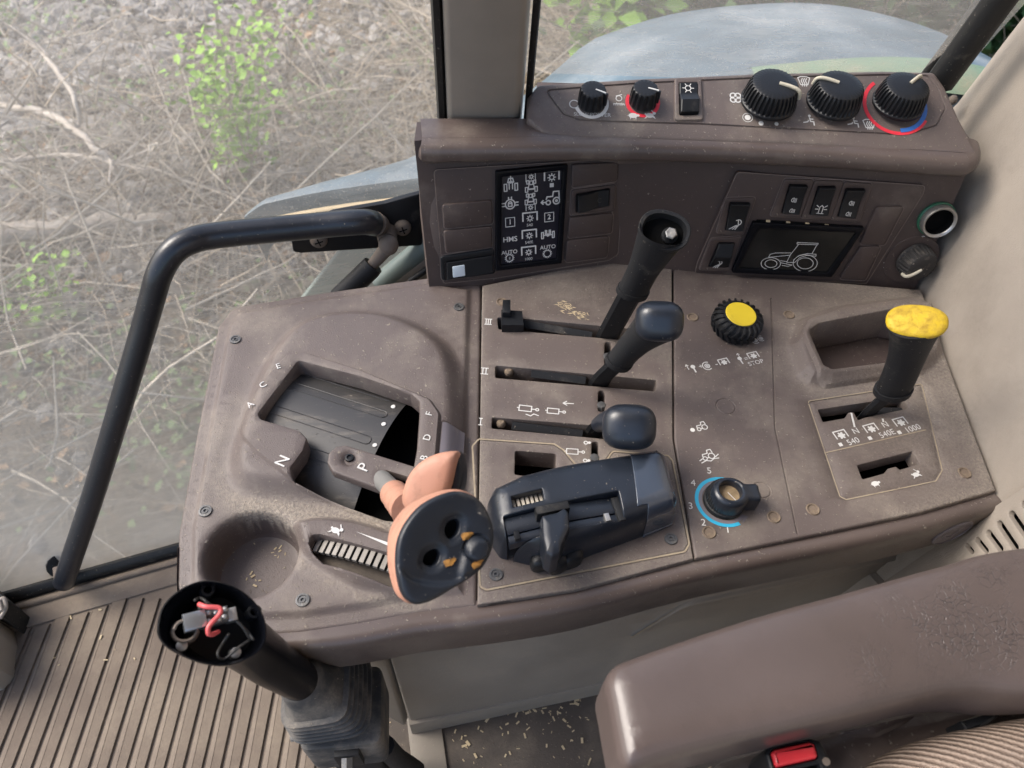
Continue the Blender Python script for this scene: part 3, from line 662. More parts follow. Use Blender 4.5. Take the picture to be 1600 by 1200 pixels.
# left cheek of the housing, rounded over at the top where it meets the lip
rings = []
for z, x0, x1, y0, ins in ((-.004, 666, 691, 446, 0), (.06, 655, 684, 347, 0), (.108, 650.5, 680, 256, 0), (.1165, 650, 688, 245.5, .0002), (.1215, 650, 688, 242, .0012), (.1255, 650, 688, 239, .003), (.1285, 650, 688, 237, .006), (.1300, 650, 688, 236, .010), (.1302, 650, 688, 236, .016)):
    zz = max(z, 0); a, b = P(x0, y0, min(zz, .121)), P(x1, y0, min(zz, .121))
    if z > .11: a, b = P(650, 244.3, .121), P(690, 244.3, .121)
    r = .011; xl, yf = a[0]+ins, a[1]+ins; pl = [(xl, .566)]+[(xl+r*(1-math.cos(t)), yf+r*(1-math.sin(t))) for t in np.linspace(0, math.pi/2, 7)]+[(b[0], b[1]+ins), (b[0], .566)]
    rings.append([(x, y, z) for x, y in pl])
V, Fc = loft(rings); mesh('housing_cheek', V, [f[::-1] for f in Fc], M['brown_gloss'], console, 60)
# lip
pth = [P(x, y, .121) for x, y in ((658, 244.2), (672, 244.8), (690, 245), (760, 244), (900, 242), (1060, 244), (1250, 251), (1400, 261), (1495, 267), (1516, 266.5), (1528, 259), (1531, 247), (1528, 234))]
pth = spline(pth, 5); rings = []
prof = [(.046, -.0105), (.010, -.0100), (.005, -.0090), (.0018, -.0065), (.0003, -.003), (0, 0), (.0006, .003), (.0022, .0058), (.0045, .0077), (.008, .0088), (.013, .0092)]
inner = []
for i, p in enumerate(pth):
    t = pth[min(i+1, len(pth)-1)]-pth[max(i-1, 0)]; t[2] = 0; t /= np.linalg.norm(t); n = np.array([-t[1], t[0], 0])
    r = []
    for d, z in prof:
        dd = d
        r.append(p+n*dd+np.array([0, 0, z]))
    rings.append(r); inner.append(r[-1])
V, Fc = loft(rings, False, False, closed=False)
zl = inner[-1][2]+.0002
capo = [tuple(q[:2]) for q in inner] + [(.404, .606), (.032, .606), (.026, .5715), (inner[0][0]-.0035, .5665)]
b = len(V); V = np.concatenate([V, [(*q, zl-.0001) for q in capo]]); Fc = [f[::-1] for f in Fc] + [tuple(range(b, b+len(capo)))]
mesh('dash_ledge', V, Fc, M['brown_gloss'], console, 40)

# climate panel on top
cth = math.radians(24)
FC = Frame(P(1150, 222, .1305), (1, -.012, 0), (0, math.cos(cth), math.sin(cth)))
cb = rnd(FC.t([(823, 186), (824, 150), (840, 131), (1000, 121), (1200, 112.5), (1380, 109), (1461, 111), (1478, 135), (1502, 188), (1536, 250), (1400, 238), (1250, 226), (1060, 221), (870, 214), (846, 206)]), [.004, .004, .008, .02, .02, .02, .006, .006, .01, .006, .004, .004, .004, .004, .004])
cplate = FC.t(rnd([(852, 141), (1000, 130), (1200, 121), (1380, 117), (1450, 118), (1466, 140), (1478, 168), (1464, 196), (1430, 206), (1390, 209), (1250, 202), (1100, 194), (960, 190), (905, 187), (880, 178), (866, 160)], 10))
climate = relief('climate_panel', FC, cb, M['brown'], console, feats=[(cplate, groove(.0010, .0012))], edge=.004, depth=.05, step=.012)
# left switch plate on the bank
SP = rnd(F1.t([(677, 264), (976, 246), (964, 396), (950, 405), (772, 433), (692, 441)]), [.004, .001, .004, .004, .001, .003])
V, Fc = join(ribbon(F1.sub(0, 0, .0023), [SP+[SP[0]]], .0007, .0004)); mesh('plate_edge_wear', V, Fc, M['wear'], console, 180)
plate1 = relief('switch_plate', F1.sub(0, 0, .0025), SP, M['brown_face'], console, edge=.0012, depth=.0024, step=.03)
F1p = F1.sub(0, 0, .0025)
def blank(F, q, parent, h=.0026):
    V, Fc = prism(F, rnd(F.t(q, h), .0028), 0, h, .0009); e = rnd(F.t(q, 0), .0028); V2, F2_ = join(ribbon(F, [offset(ccw(e), -.0004)+[offset(ccw(e), -.0004)[0]]], .0008, .0003)); mesh('edge_wear', V2, F2_, M['wear'], parent, 180); return mesh('blank_cover', V, Fc, M['brown_face'], parent, 50)
for q in ([(691, 320), (769, 313), (770, 350), (694, 357)], [(693, 361), (768, 354), (769, 387), (697, 395)], [(894, 257), (966, 254), (964, 283), (893, 293)], [(890, 340), (958, 333), (956, 364), (887, 372)], [(886, 376), (952, 369), (948, 402), (883, 410)]): blank(F1p, q, plate1)
# right switch plate
SP3 = rnd(F3.t([(1151, 267), (1444, 288), (1440, 302), (1352, 441), (1085, 425), (1089, 408)]), [.004, .004, .003, .001, .003, .003])
V, Fc = join(ribbon(F3.sub(0, 0, .0023), [SP3+[SP3[0]]], .0007, .0004)); mesh('plate_edge_wear', V, Fc, M['wear'], console, 180)
plate3 = relief('switch_plate', F3.sub(0, 0, .0025), SP3, M['brown_face'], console, edge=.0012, depth=.0024, step=.03)
F3p = F3.sub(0, 0, .0025)
for q in ([(1371, 324), (1413, 323), (1382, 383), (1343, 382)], [(1345, 386), (1377, 385), (1352, 438), (1311, 436)]): blank(F3p, q, plate3)
# ================================================================== CONTROLS ON THE DASH
def rocker(name, label, F, q, hts, parent_bezel=None, mk='black', sym=None, group=None, bez=None, bm='brown_face'):
    """rocker switch: q = TL, TR, BR, BL of the moving face, hts = heights along it from the TL-TR end to the BL-BR end"""
    n = len(hts); uv = [np.array(a) for a in F.t(q, sum(hts)/n)]
    t = thing(name, label, 'rocker switch', F.w(*(sum(uv)/4)), group)
    if bez:
        bo = rnd(F.t(bez, .002), .003); be = offset(ccw(bo), -.0003); V2, F2_ = join(ribbon(F, [be+[be[0]]], .0008, .0003)); mesh('edge_wear', V2, F2_, M['wear'], t, 180); c = sum(uv)/4; bi = rnd([tuple(c+(u-c)*1.07) for u in uv], .0012)
        relief('surround', F.sub(0, 0, .0022), bo, M[bm], t, holes=[(bi, .0006, .0035)], edge=.001, depth=.0022, step=.02, ds=.003)
    L = [(uv[0]+(uv[3]-uv[0])*k/(n-1), uv[1]+(uv[2]-uv[1])*k/(n-1)) for k in range(n)]
    b = .0007; V, Fc = [], []
    def rowp(a, c, h, ins):
        d = (c-a)/np.linalg.norm(c-a); return [F.w(*(a+d*ins), h), F.w(*(c-d*ins), h)]
    # side skin: bottom loop then top loop (inset)
    dn = (uv[3]-uv[0])/np.linalg.norm(uv[3]-uv[0])
    loops = []
    for ins, dh, fl in ((0, None, 0), (0, -.0006, 0), (b, 0, b)):
        lp_l, lp_r = [], []
        for k, (a, c) in enumerate(L):
            sh = dn*fl*(1 if k == 0 else (-1 if k == n-1 else 0)); h = -.001 if dh is None else hts[k]+dh
            r = rowp(a+sh, c+sh, h, ins); lp_l.append(r[0]); lp_r.append(r[1])
        loops.append(lp_l+lp_r[::-1])
    V, Fc = loft(loops, False, False); o = 2*2*n
    for k in range(n-1): Fc.append((o+k, o+k+1, o+2*n-2-k, o+2*n-1-k))
    body = mesh('rocker', V, [f[::-1] for f in Fc], M[mk], t, 25)
    return t
WIND = dict(lines=[[(-1, .6), (-.6, -.7), (.6, -.7), (1, .6), (.5, .85), (-.5, .85), (-1, .6)]] + [[(x, -1), (x+.1, -.5), (x-.1, 0), (x+.1, .5)] for x in (-.35, 0, .35)])
LAMP = dict(lines=[arc(.3, .3, .45, -80, 100), [(.38, -.15), (.2, .75)], [(-.1, .6), (.25, .75)], [(.1, -.2), (-.9, -.9)], [(.25, -.25), (-.45, -1)], [(.4, -.2), (.0, -1)]])
BEAC = dict(lines=[[(-.3, -.9), (-.3, .3), (0, .6), (.3, .3), (.3, -.9)], [(-.6, -.9), (.6, -.9)], [(-.5, .3), (-.9, .6)], [(.5, .3), (.9, .6)], [(-.5, -.1), (-1, -.1)], [(.5, -.1), (1, -.1)]])
LMP2 = dict(lines=[arc(0, .1, .5, 90, 270, 8), [(0, .6), (0, -.4)], [(.3, -.5), (.3, .5)], [(.6, -.5), (.6, .5)]])
def tilt_sym(F, px, S, size, parent, hh, wd=.14): symbol('symbol', F, px, size=size, mat=M['white'], parent=parent, wd=wd, hh=hh, h=.0002, **S)
ZF = lambda: None
# left plate
t = rocker('rocker_switch', 'black rocker switch with white square lens at the lower corner of the warning display', F1p, [(698, 411), (770, 400), (771, 427), (699, 438)], [.0035, .0035], bez=[(688, 401), (772, 388), (774, 428), (690, 439)], bm='black')
V, Fc = prism(F1p, rnd(F1p.t([(707, 417), (726, 414), (727, 431), (708, 434)], .0042), .001), .0025, .0043, .0004); mesh('white_lens', V, Fc, mat('white_lens', (0.62, 0.70, 0.75), 0.3, 0.5), t)
t = rocker('rocker_switch', 'black horizontal rocker switch between blank covers beside warning display', F1p, [(903, 306), (903, 333), (952, 323), (953, 297)], [.0075, .0075, .003, .0045], bez=[(893, 297), (963, 288), (960, 328), (891, 338)])
for px in ((921, 318), (937, 313)): symbol('symbol', F1p, px, [arc(0, 0, .7, 40, 320)], .0026, M['wiregrey'], t, .25, hh=.0055)
# right plate
def vrock(label, q, bez, syms, hts=(.0065, .0030, .0050), group='rocker switches on the dash plate'):
    t = rocker('rocker_switch', label, F3p, q, list(hts), bez=bez, group=group)
    for px, S, sz in syms: tilt_sym(F3p, px, S, sz, t, .0046)
    return t
vrock('black rocker switch with work lamp symbol above a smaller one, beside the tractor display', [(1142, 319), (1172, 320), (1161, 362), (1135, 360)], [(1135, 310), (1182, 309), (1161, 369), (1119, 365)], [((1150, 350), LAMP, .0058)])
vrock('small black rocker switch with lamp symbol at the lowest corner of the dash plate', [(1124, 382), (1148, 382), (1138, 419), (1108, 418)], [(1111, 373), (1159, 370), (1143, 424), (1092, 423)], [((1122, 412), LAMP, .0044)], (.004, .0065, .0028))
vrock('black rocker switch, two faint lamp symbols, next to the beacon switch, towards the tall lever', [(1235, 291), (1262, 292), (1249, 336), (1223, 334)], [(1226, 280), (1273, 281), (1251, 341), (1203, 339)], [((1240, 313), LMP2, .0038), ((1237, 330), LMP2, .0038)])
vrock('black rocker switch with beacon symbol in the middle of a row of three', [(1280, 294), (1306, 294), (1294, 338), (1267, 336)], [(1273, 282), (1319, 283), (1298, 344), (1251, 342)], [((1283, 326), BEAC, .0052)])
vrock('black rocker switch, two lamp symbols, between the beacon switch and the chrome socket', [(1324, 297), (1352, 298), (1337, 342), (1311, 339)], [(1319, 284), (1364, 287), (1343, 348), (1298, 344)], [((1330, 318), LMP2, .0038), ((1325, 335), LMP2, .0038)])
# warning display on the left plate
WD = thing('warning_display', 'black indicator display with rows of white machine symbols, 540, HMS and AUTO', 'indicator display', F1p.hit(829, 340))
fo = rnd(F1p.t([(775, 268), (888, 257), (878, 412), (775, 424)], .004), .0015); fi = rnd(F1p.t([(785, 277), (879, 267), (870, 405), (783, 415)], .004), .0008)
relief('display_frame', F1p.sub(0, 0, .004), fo, M['gloss'], WD, holes=[(fi, .001, .004)], edge=.0008, depth=.005, step=.05)
FD = F1p.sub(0, 0, .0014)
V, Fc = fillp(FD, offset(ccw(fi), -.001), 0); mesh('display_panel', V, Fc, mat('display_black', (0.012, 0.011, 0.018), 0.3, 0.5, DUST, 0.12, 40), WD)
GEAR = [[(.55*math.cos(a)*(1 if k % 2 else 1.55), .55*math.sin(a)*(1 if k % 2 else 1.55)) for k, a in enumerate(np.linspace(0, 2*math.pi, 33))]]
GEARS = [arc(0, 0, .5, 0, 360, 14)] + [[(.55*math.cos(a), .55*math.sin(a)), (.95*math.cos(a), .95*math.sin(a))] for a in np.arange(0, 6.28, .785)]
TOPV = [[(-.25, .9), (-.25, .3), (.25, .3), (.25, .9), (-.25, .9)], [(-.75, 1), (-.75, .45), (-.4, .45), (-.4, 1), (-.75, 1)], [(.75, 1), (.75, .45), (.4, .45), (.4, 1), (.75, 1)], [(-.4, .3), (-.5, -.4), (.5, -.4), (.4, .3)], [(-1, -.1), (-1, -.9), (-.6, -.9), (-.6, -.1), (-1, -.1)], [(1, -.1), (1, -.9), (.6, -.9), (.6, -.1), (1, -.1)], [(-.6, -.5), (.6, -.5)]]
PTOD = [[(-1.6, .3), (-1.6, 1.4), (1.6, 1.4), (1.6, .3)]]
mpx = F1.mpp(829, 340); r1 = 0.0
def wsym(px, lines, half, fills=(), wd=.16, nm='symbol'): symbol(nm, FD, px, lines, half*mpx, M['white'], WD, wd, 0, .0003, fills)
wsym((798, 288), [[(-.45, .3), (-.3, .9), (.3, .9), (.45, .3), (-.45, .3)], [(-1, .1), (-1, -.95), (-.6, -.95), (-.6, .1), (-1, .1)], [(1, .1), (1, -.95), (.6, -.95), (.6, .1), (1, .1)], [(-.25, .2), (-.25, -.7)], [(.25, .2), (.25, -.7)], [(0, 1.3), (0, .2)], [(-.2, .45), (0, .2), (.2, .45)]], 10)
wsym((830, 291), TOPV, 9); wsym((830, 276), GEARS, 4, wd=.3); wsym((829, 276), [[(-1, -1), (-1, 1)], [(1, -1), (1, 1)]], 7)
wsym((862, 277), GEARS, 6.5, wd=.22); wsym((862, 274), [[(-1, -.6), (-1, .6), (1, .6), (1, -.6)]], 11, wd=.2); wsym((862, 289), [], 3, [[(-1, -1), (1, -1), (1, 1), (-1, 1)]])
wsym((797, 319), [arc(0, 0, .65, 0, 360, 16), [(-1.1, .2), (-.6, .2)], [(-1.1, -.2), (-.6, -.2)], [(1.1, .2), (.6, .2)], [(1.1, -.2), (.6, -.2)], [(-.2, .65), (-.2, 1)], [(.2, .65), (.2, 1)], [(-.25, -.3), (-.25, .1), (.25, .1), (.25, -.3), (-.25, -.3)], arc(0, .1, .25, 0, 180, 6)], 11)
wsym((829, 311), TOPV, 8.5); wsym((829, 324), GEARS, 4, wd=.3); wsym((829, 323), [[(-1, -.8), (-1, .5), (1, .5), (1, -.8)]], 7)
TRS = [arc(.6, -.25, .42, 0, 360, 14), arc(.6, -.25, .12, 0, 360, 6), arc(-.45, -.4, .28, 0, 360, 12), [(-.7, .05), (-.6, .35), (.1, .35), (.2, .95), (.9, .95), (.95, .1)], [(-.7, -.35), (-1.3, -.3)], [(-1.1, -.05), (-1.35, -.3), (-1.1, -.55)]]
wsym((862, 311), TRS, 12)
for px, ch in (((797, 347), '1'), ((858, 339), '2')):
    wsym(px, [[(-1, -1), (1, -1), (1, 1), (-1, 1), (-1, -1)]], 7); text('numeral', FD, px, ch, 11*mpx, M['white'], WD, bold=.02)
for px, s in (((828, 341), '540'), ((827, 368), '540E'), ((826, 394), '1000')):
    wsym(px, GEARS, 5.5, wd=.25); wsym((px[0], px[1]-3), [[(-1, -.6), (-1, .55), (1, .55), (1, -.6)]], 11, wd=.2); text('numeral', FD, (px[0]-.5, px[1]+10.5), s, 6.5*mpx, M['white'], WD)
text('lettering', FD, (797, 374), 'HMS', 11.5*mpx, M['white'], WD, bold=.012)
for px in ((796, 394), (856, 386)): text('lettering', FD, px, 'AUTO', 9*mpx, M['white'], WD, bold=.01)
text('lettering', FD, (796.5, 403.5), 'E', 6*mpx, M['white'], WD)
for px in ((796, 403), (855, 396)): wsym(px, [arc(0, 0, .78, 0, 360, 18)]+[[(.8*math.cos(a), .8*math.sin(a)), (1.05*math.cos(a), 1.05*math.sin(a))] for a in np.arange(0, 6.28, .42)], 7)
wsym((856, 367), [[(-1, -.5), (-1, .5), (-.7, .5), (-.7, -.5), (-1, -.5)], [(1, -.5), (1, .5), (.7, .5), (.7, -.5), (1, -.5)], [(-.7, 0), (.7, 0)], [(-.4, .1), (-.4, .8)], [(-.2, .1), (-.2, .8)], [(.2, .1), (.2, .8)], [(.4, .1), (.4, .8)], arc(0, 0, .18, 0, 360, 8)], 10)
# tractor display on the right plate
TD = thing('tractor_display', 'black glossy display with white outline drawing of a tractor', 'display', F3p.hit(1245, 390))
q = [(1178, 349), (1352, 357), (1300, 434), (1144, 427)]
fo = rnd(F3p.t(q, .006), .001); fi = rnd(F3p.t([(1187, 358), (1338, 364), (1293, 426), (1155, 419)], .005), .001)
relief('display_frame', F3p.sub(0, 0, .0055), fo, M['gloss'], TD, holes=[(fi, .001, .0024)], edge=.0008, depth=.007, step=.05)
FT = F3p.sub(0, 0, .0036)
V, Fc = fillp(FT, offset(ccw(fi), -.001), 0); mesh('display_panel', V, Fc, mat('display_glass', (0.007, 0.008, 0.008), 0.22, 0.5, DUST, 0.16, 30), TD)
cz = lambda x, y: (1080+x*.2625, 260+y*.2624)
LN = [[cz(678+72*math.cos(a), 575+50*math.sin(a)) for a in np.linspace(0, 6.283, 28)], [cz(678+48*math.cos(a), 576+33*math.sin(a)) for a in np.linspace(0, 6.283, 22)],
      [cz(473+58*math.cos(a), 578+36*math.sin(a)) for a in np.linspace(0, 6.283, 24)], [cz(474+36*math.cos(a), 578+23*math.sin(a)) for a in np.linspace(0, 6.283, 18)],
      [cz(*p) for p in ((460, 540), (470, 522), (500, 514), (592, 514))], [cz(*p) for p in ((462, 540), (590, 527))], [cz(*p) for p in ((568, 570), (590, 525), (640, 462))], [cz(*p) for p in ((630, 452), (756, 457), (752, 466), (630, 462), (630, 452))],
      [cz(*p) for p in ((748, 466), (718, 520))], [cz(*p) for p in ((608, 556), (640, 530), (690, 518), (742, 522), (742, 534), (690, 528), (645, 542), (615, 572), (568, 570))], [cz(*p) for p in ((530, 572), (600, 586), (575, 594), (540, 588))], [cz(*p) for p in ((530, 560), (570, 566))]]
V, Fc = join(ribbon(FT, [FT.t(l) for l in LN], .00055, .0003)); mesh('tractor_outline', V, Fc, M['white'], TD, 180)
V, Fc = join([fillp(F3p, F3p.t([(1182, 342), (1348, 352), (1346, 356), (1180, 347)]), .0009)]); mesh('display_slot', V, Fc, M['void'], TD, 180)
for x, y in ((1200, 345), (1231, 347), (1261, 349), (1291, 351), (1323, 353)):
    V, Fc = prism(F3p, F3p.t([(x-3, y-2), (x+3, y-1.6), (x+2, y+3), (x-4, y+3)]), 0, .0022, .0003); mesh('retaining_tab', V, Fc, M['chaff'], TD)
# lighter socket
SK = thing('lighter_socket', 'round chrome lighter socket with green rim in the dash above the ribbed dial', 'power socket', F3.hit(1462, 341))
G = F3.at(1462, 341)
V, Fc = lathe(G, [(.0163, 0), (.0163, .0022), (.0155, .0028), (.0148, .0028)], 40); mesh('green_rim', V, Fc[:-2], mat('green_ring', (0.02, 0.11, 0.06), 0.4, 0.5, DUST, .2, 60), SK)
V, Fc = lathe(G, [(.0150, .002), (.0150, .0085), (.0143, .0098), (.0128, .0094), (.0120, .0080)], 40); mesh('chrome_ring', V, Fc[:-2], M['steel'], SK, 50)
V, Fc = lathe(G, [(.0002, .0006), (.0112, .0006), (.0118, .0040), (.0121, .0082)], 30); mesh('socket_insert', V, [f[::-1] for f in Fc[:-1]], M['void'], SK)
# ribbed dials
def pointer_strip(F, L, parent, pts, wd=.0032, th=.0010):
    """pale pointer: pts are (along, height) in the dial's own axes"""
    rr = []
    for (u, h), (u2, h2) in zip(pts[:-1], pts[1:]): pass
    path = [F.w(u, 0, h) for u, h in pts]; path = spline(path, 4)
    V, Fc = tube(path, wd/2, 8, True); return mesh('pointer', V, Fc, M['cream'], parent, 50)
def dial(name, label, F, base, r, h, nrib, mk='black', axis=None, pang=None, cat='rotary dial', dome=.0012, depth=.08, taper=.88, group=None, skirt=True):
    G = F.at(*base)
    if axis is not None:
        n = np.array(axis, float); n /= np.linalg.norm(n); u = np.cross(G.v, n); u /= np.linalg.norm(u); G = Frame(G.o, u, np.cross(n, u))
    t = thing(name, label, cat, G.o, group)
    prof = [(r*1.02, .0), (r*1.02, h*.12), (r*.985, h*.16), (r*.985, h*.2), (r*(taper*.5+.5), h*.6), (r*taper, h*.86), (r*(taper-.05), h*.96), (r*(taper-.12), h), (r*.5, h+dome*.7), (r*.02, h+dome)]
    if not skirt: prof = prof[2:]; prof[0] = (prof[0][0], 0)
    k0 = 3 if skirt else 1; n = nrib*6
    def md(i, a):
        if k0 <= i <= k0+3:
            s = math.cos(nrib*a); return 1-depth*(.5-.5*max(-1, min(1, 1.9*s)))*(1 if i < k0+3 else .45)
        return 1
    V, Fc = lathe(G, prof, n, md); mesh('dial_body', V, Fc, M[mk], t, 40)
    if pang is not None:
        H = G.rot(pang); pointer_strip(H, h, t, [(r*.12, h+dome*.9), (r*.45, h+dome*.75+.0006), (r*(taper-.1), h+.0008), (r*taper+.001, h*.9), (r*(taper*.5+.5)+.0006, h*.62)])
    return t, G
up = np.array([0, -.18, 1.0])
fan, G = dial('fan_dial', 'large ribbed black dial with bent white pointer beside the fan symbol', FC, (1200, 159), .0232, .0190, 34, axis=up, pang=-.42)
air, G2 = dial('airflow_dial', 'large ribbed black dial with pale pointer between windscreen and seated person symbols', FC, (1301, 160), .0225, .0182, 34, axis=up, pang=2.75)
tmp_, G3 = dial('temperature_dial', 'large ribbed black dial in red and blue ring at the end of the climate panel', FC, (1402, 162), .0215, .0188, 34, axis=up, pang=.75)
for a0, a1, mk in ((128, 330, 'redprint'), (272, 372, 'blueprint')):
    G = FC.at(1400, 165); ri, ro = (.0258, .0290) if mk == 'redprint' else (.0228, .0266)
    o = arc(0, 0, ro, a0, a1, 26); i_ = arc(0, 0, ri, a0, a1, 26)[::-1]
    V = [G.w(*q, .0004 if mk == 'redprint' else .0008) for q in o+i_]; n = len(o); Fc = [(k, k+1, 2*n-2-k, 2*n-1-k) for k in range(n-1)]
    mesh('red_ring' if mk == 'redprint' else 'blue_ring', V, Fc, M[mk], tmp_, 180)
for name, lab, base, ringm, pa, rg in (('power_dial', 'small ribbed black dial on a worn white ring above POWER lettering', (924, 161), 'white', -.45, (200, 380)), ('speed_dial', 'small ribbed black dial on a red ring above turtle and rabbit symbols', (1004, 159), 'redprint', -.3, (150, 390))):
    t, G = dial(name, lab, FC, base, .0120, .0145, 15, axis=up, pang=None, depth=.10, taper=.93, dome=.0003, skirt=False)
    H = G.rot(pa); V, Fc = boxF(H, .002, .0112, -.0006, .0006, .0143, .0152); mesh('pointer', V, Fc, M['white'], t)
    V, Fc = boxF(H, .0105, .0132, -.0012, .0012, .003, .0143, .0003); mesh('index_rib', V, Fc, M['black'], t)
    K = FC.at(base[0], base[1]+1); o = arc(0, 0, .0148, *rg, 26); i_ = arc(0, 0, .0118, *rg, 26)[::-1]; n = len(o)
    mesh('printed_ring', [K.w(*q, .0004) for q in o+i_], [(k, k+1, 2*n-2-k, 2*n-1-k) for k in range(n-1)], M[ringm], t, 180)
WH_ = M['white']
symbol('turtle_symbol', FC, (989, 181), size=.0055, mat=WH_, parent=climate, **TURTLE); symbol('rabbit_symbol', FC, (1016, 180), size=.0055, mat=WH_, parent=climate, **RABBIT)
FAN = dict(lines=[arc(.45*math.cos(a), .45*math.sin(a), .4, math.degrees(a)-150, math.degrees(a)+150, 10, .4) for a in (.78, 2.36, 3.93, 5.5)])
symbol('fan_symbol', FC, (1149, 153), size=.0062, mat=WH_, parent=climate, wd=.18, **FAN)
symbol('engine_symbol', FC, (967, 154), [arc(0, 0, .6), [(-.6, .5), (.6, .9)], [(-1, -1.3), (1, -1.3)]], .0042, WH_, climate, .16)
text('lettering', FC, (967, 163), 'n/min', .0045, WH_, climate)
text('lettering', FC, (938, 180), 'POWER', .0052, WH_, climate); text('lettering', FC, (908, 179), 'SLOW', .0045, WH_, climate); symbol('ring_symbol', FC, (897, 163), [arc(0, 0, .8)], .0048, WH_, climate, .16)
for px, s in (((1168, 184), .0026), ((1189, 193), .0022), ((1213, 194), .0018), ((1230, 183), .0012)): symbol('speed_dot', FC, px, [], s, WH_, climate, fills=[arc(0, 0, 1, 0, 360, 14)])
symbol('speed_ring', FC, (1168, 184), [arc(0, 0, 1.0, 0, 360, 20)], .0042, WH_, climate, .12)
for px in ((1238, 167), (1245, 141)): symbol('speed_ring', FC, px, [arc(0, 0, 1)], .0017, WH_, climate, .3)
for px in ((1256, 127), (1358, 194)): symbol('windscreen_symbol', FC, px, size=.0052, mat=WH_, parent=climate, wd=.15, **WIND)
PERS = dict(lines=[[(.1, .5), (.25, -.25), (.8, -.3), (.85, -1)], [(.15, .25), (.7, .2)], [(-1, -.5), (-.3, -.35), (-.1, -.1)]], fills=[arc(.1, .85, .25, 0, 360, 10)])
for px in ((1264, 188), (1333, 191)): symbol('person_symbol', FC, px, size=.0048, mat=WH_, parent=climate, wd=.22, **PERS)
FCs = FC.sub(0, 0, 0)
t = rocker('rocker_switch', 'black rocker switch with snowflake symbol in raised surround on the climate panel', FCs, [(1063, 127), (1091, 126), (1092, 174), (1064, 175)], [.0035, .0028, .0085, .0062], bez=[(1055, 122), (1096, 121), (1099, 187), (1054, 188)], bm='brown')
symbol('symbol', FCs, (1075, 138), [arc(0, 0, .55)]+[[(.6*math.cos(a), .6*math.sin(a)), (1.1*math.cos(a), 1.1*math.sin(a))] for a in np.arange(0, 6.28, 1.047)], .0044, WH_, t, .16, hh=.0032)
# wiper dial low on the bank
wd_, G = dial('wiper_dial', 'ribbed grey dial with bent pale pointer below the lighter socket', F3, (1427, 404), .0165, .016, 24, mk='greyknob', axis=F3.n+np.array([.18, 0, -.05]), pang=-2.5, depth=.09, taper=.9)
for px, s in (((1410, 380), .0022), ((1441, 372), .0025)): symbol('speed_dot', F3, px, [], s, WH_, console, fills=[arc(0, 0, 1, 0, 360, 12)])
symbol('speed_ring', F3, (1390, 399), [arc(0, 0, 1)], .0017, WH_, console, .3)
symbol('wiper_symbol', F3, (1391, 413), [[(-1, .6), (-.6, 1), (.8, .8), (.6, .1), (-.5, .3), (-1, .6)], [(-.2, -.2), (.9, -.1), (.8, -1), (-.1, -.8), (-.2, -.2)], [(-1, -.3), (-.3, -.5)], [(-.9, .0), (-.8, -.7)]], .0058, WH_, console, .16, .3)
V, Fc = lathe(F3.at(1424, 406), [(.0250, 0), (.0245, .0008), (.0236, .0008)], 44); mesh('dial_ring', V, Fc, M['brown_face'], console)

# ================================================================== CONTROLS ON THE TOP
# yellow-capped tyre-like knob
TY = thing('tractor_tyre_knob', 'round black push knob shaped like a tractor tyre with flat yellow cap', 'knob', P(1146, 512))
ax = np.array([.06, -.06, 1]); ax /= np.linalg.norm(ax); u = np.cross((0, 1, 0), ax); u /= np.linalg.norm(u); GT = Frame(P(1146, 513), u, np.cross(ax, u))
V, Fc = lathe(GT, [(.0165, 0), (.0195, .001), (.0205, .005), (.0205, .0125), (.0195, .0158), (.0168, .0178), (.0150, .0182)], 48); mesh('tyre', V, Fc, M['rubber'], TY, 50)
lug = []
for k in range(22):
    for sgn in (1, -1):
        a = 2*math.pi*(k+(.0 if sgn > 0 else .5))/22; pts = []
        for j in range(5):
            s = j/4; hh = .0095+sgn*(.0005+s*.0078); aa = a+s*.22
            rr = .0208 if s < .6 else .0208-.0055*((s-.6)/.4)**1.5
            pts.append((rr, hh, aa))
        R2 = []
        for rr, hh, aa in pts:
            w_ = .055; q = []
            for da, dr in ((-w_, -.0008), (-w_*.7, .0016), (w_*.7, .0016), (w_, -.0008)):
                dz = .0012*sgn if abs(hh-.0095) > .006 else 0
                q.append(GT.w((rr+dr)*math.cos(aa+da), (rr+dr)*math.sin(aa+da), hh+dz))
            R2.append(q)
        V, Fc = loft(R2); mesh('tread_lug', V, Fc, M['rubber'], TY, 30)
V, Fc = lathe(GT, [(.0152, .016), (.0150, .0192), (.0138, .0196), (.0136, .0190)], 44); mesh('rim', V, Fc, M['black'], TY)
V, Fc = lathe(GT, [(.0138, .0175), (.0137, .0198), (.0132, .0202), (.0002, .0203)], 44); mesh('cap', V, Fc, mat('yellow_cap_paint', (.74, .55, .03), .5, .4, (.5, .36, .05), .3, 90), TY)
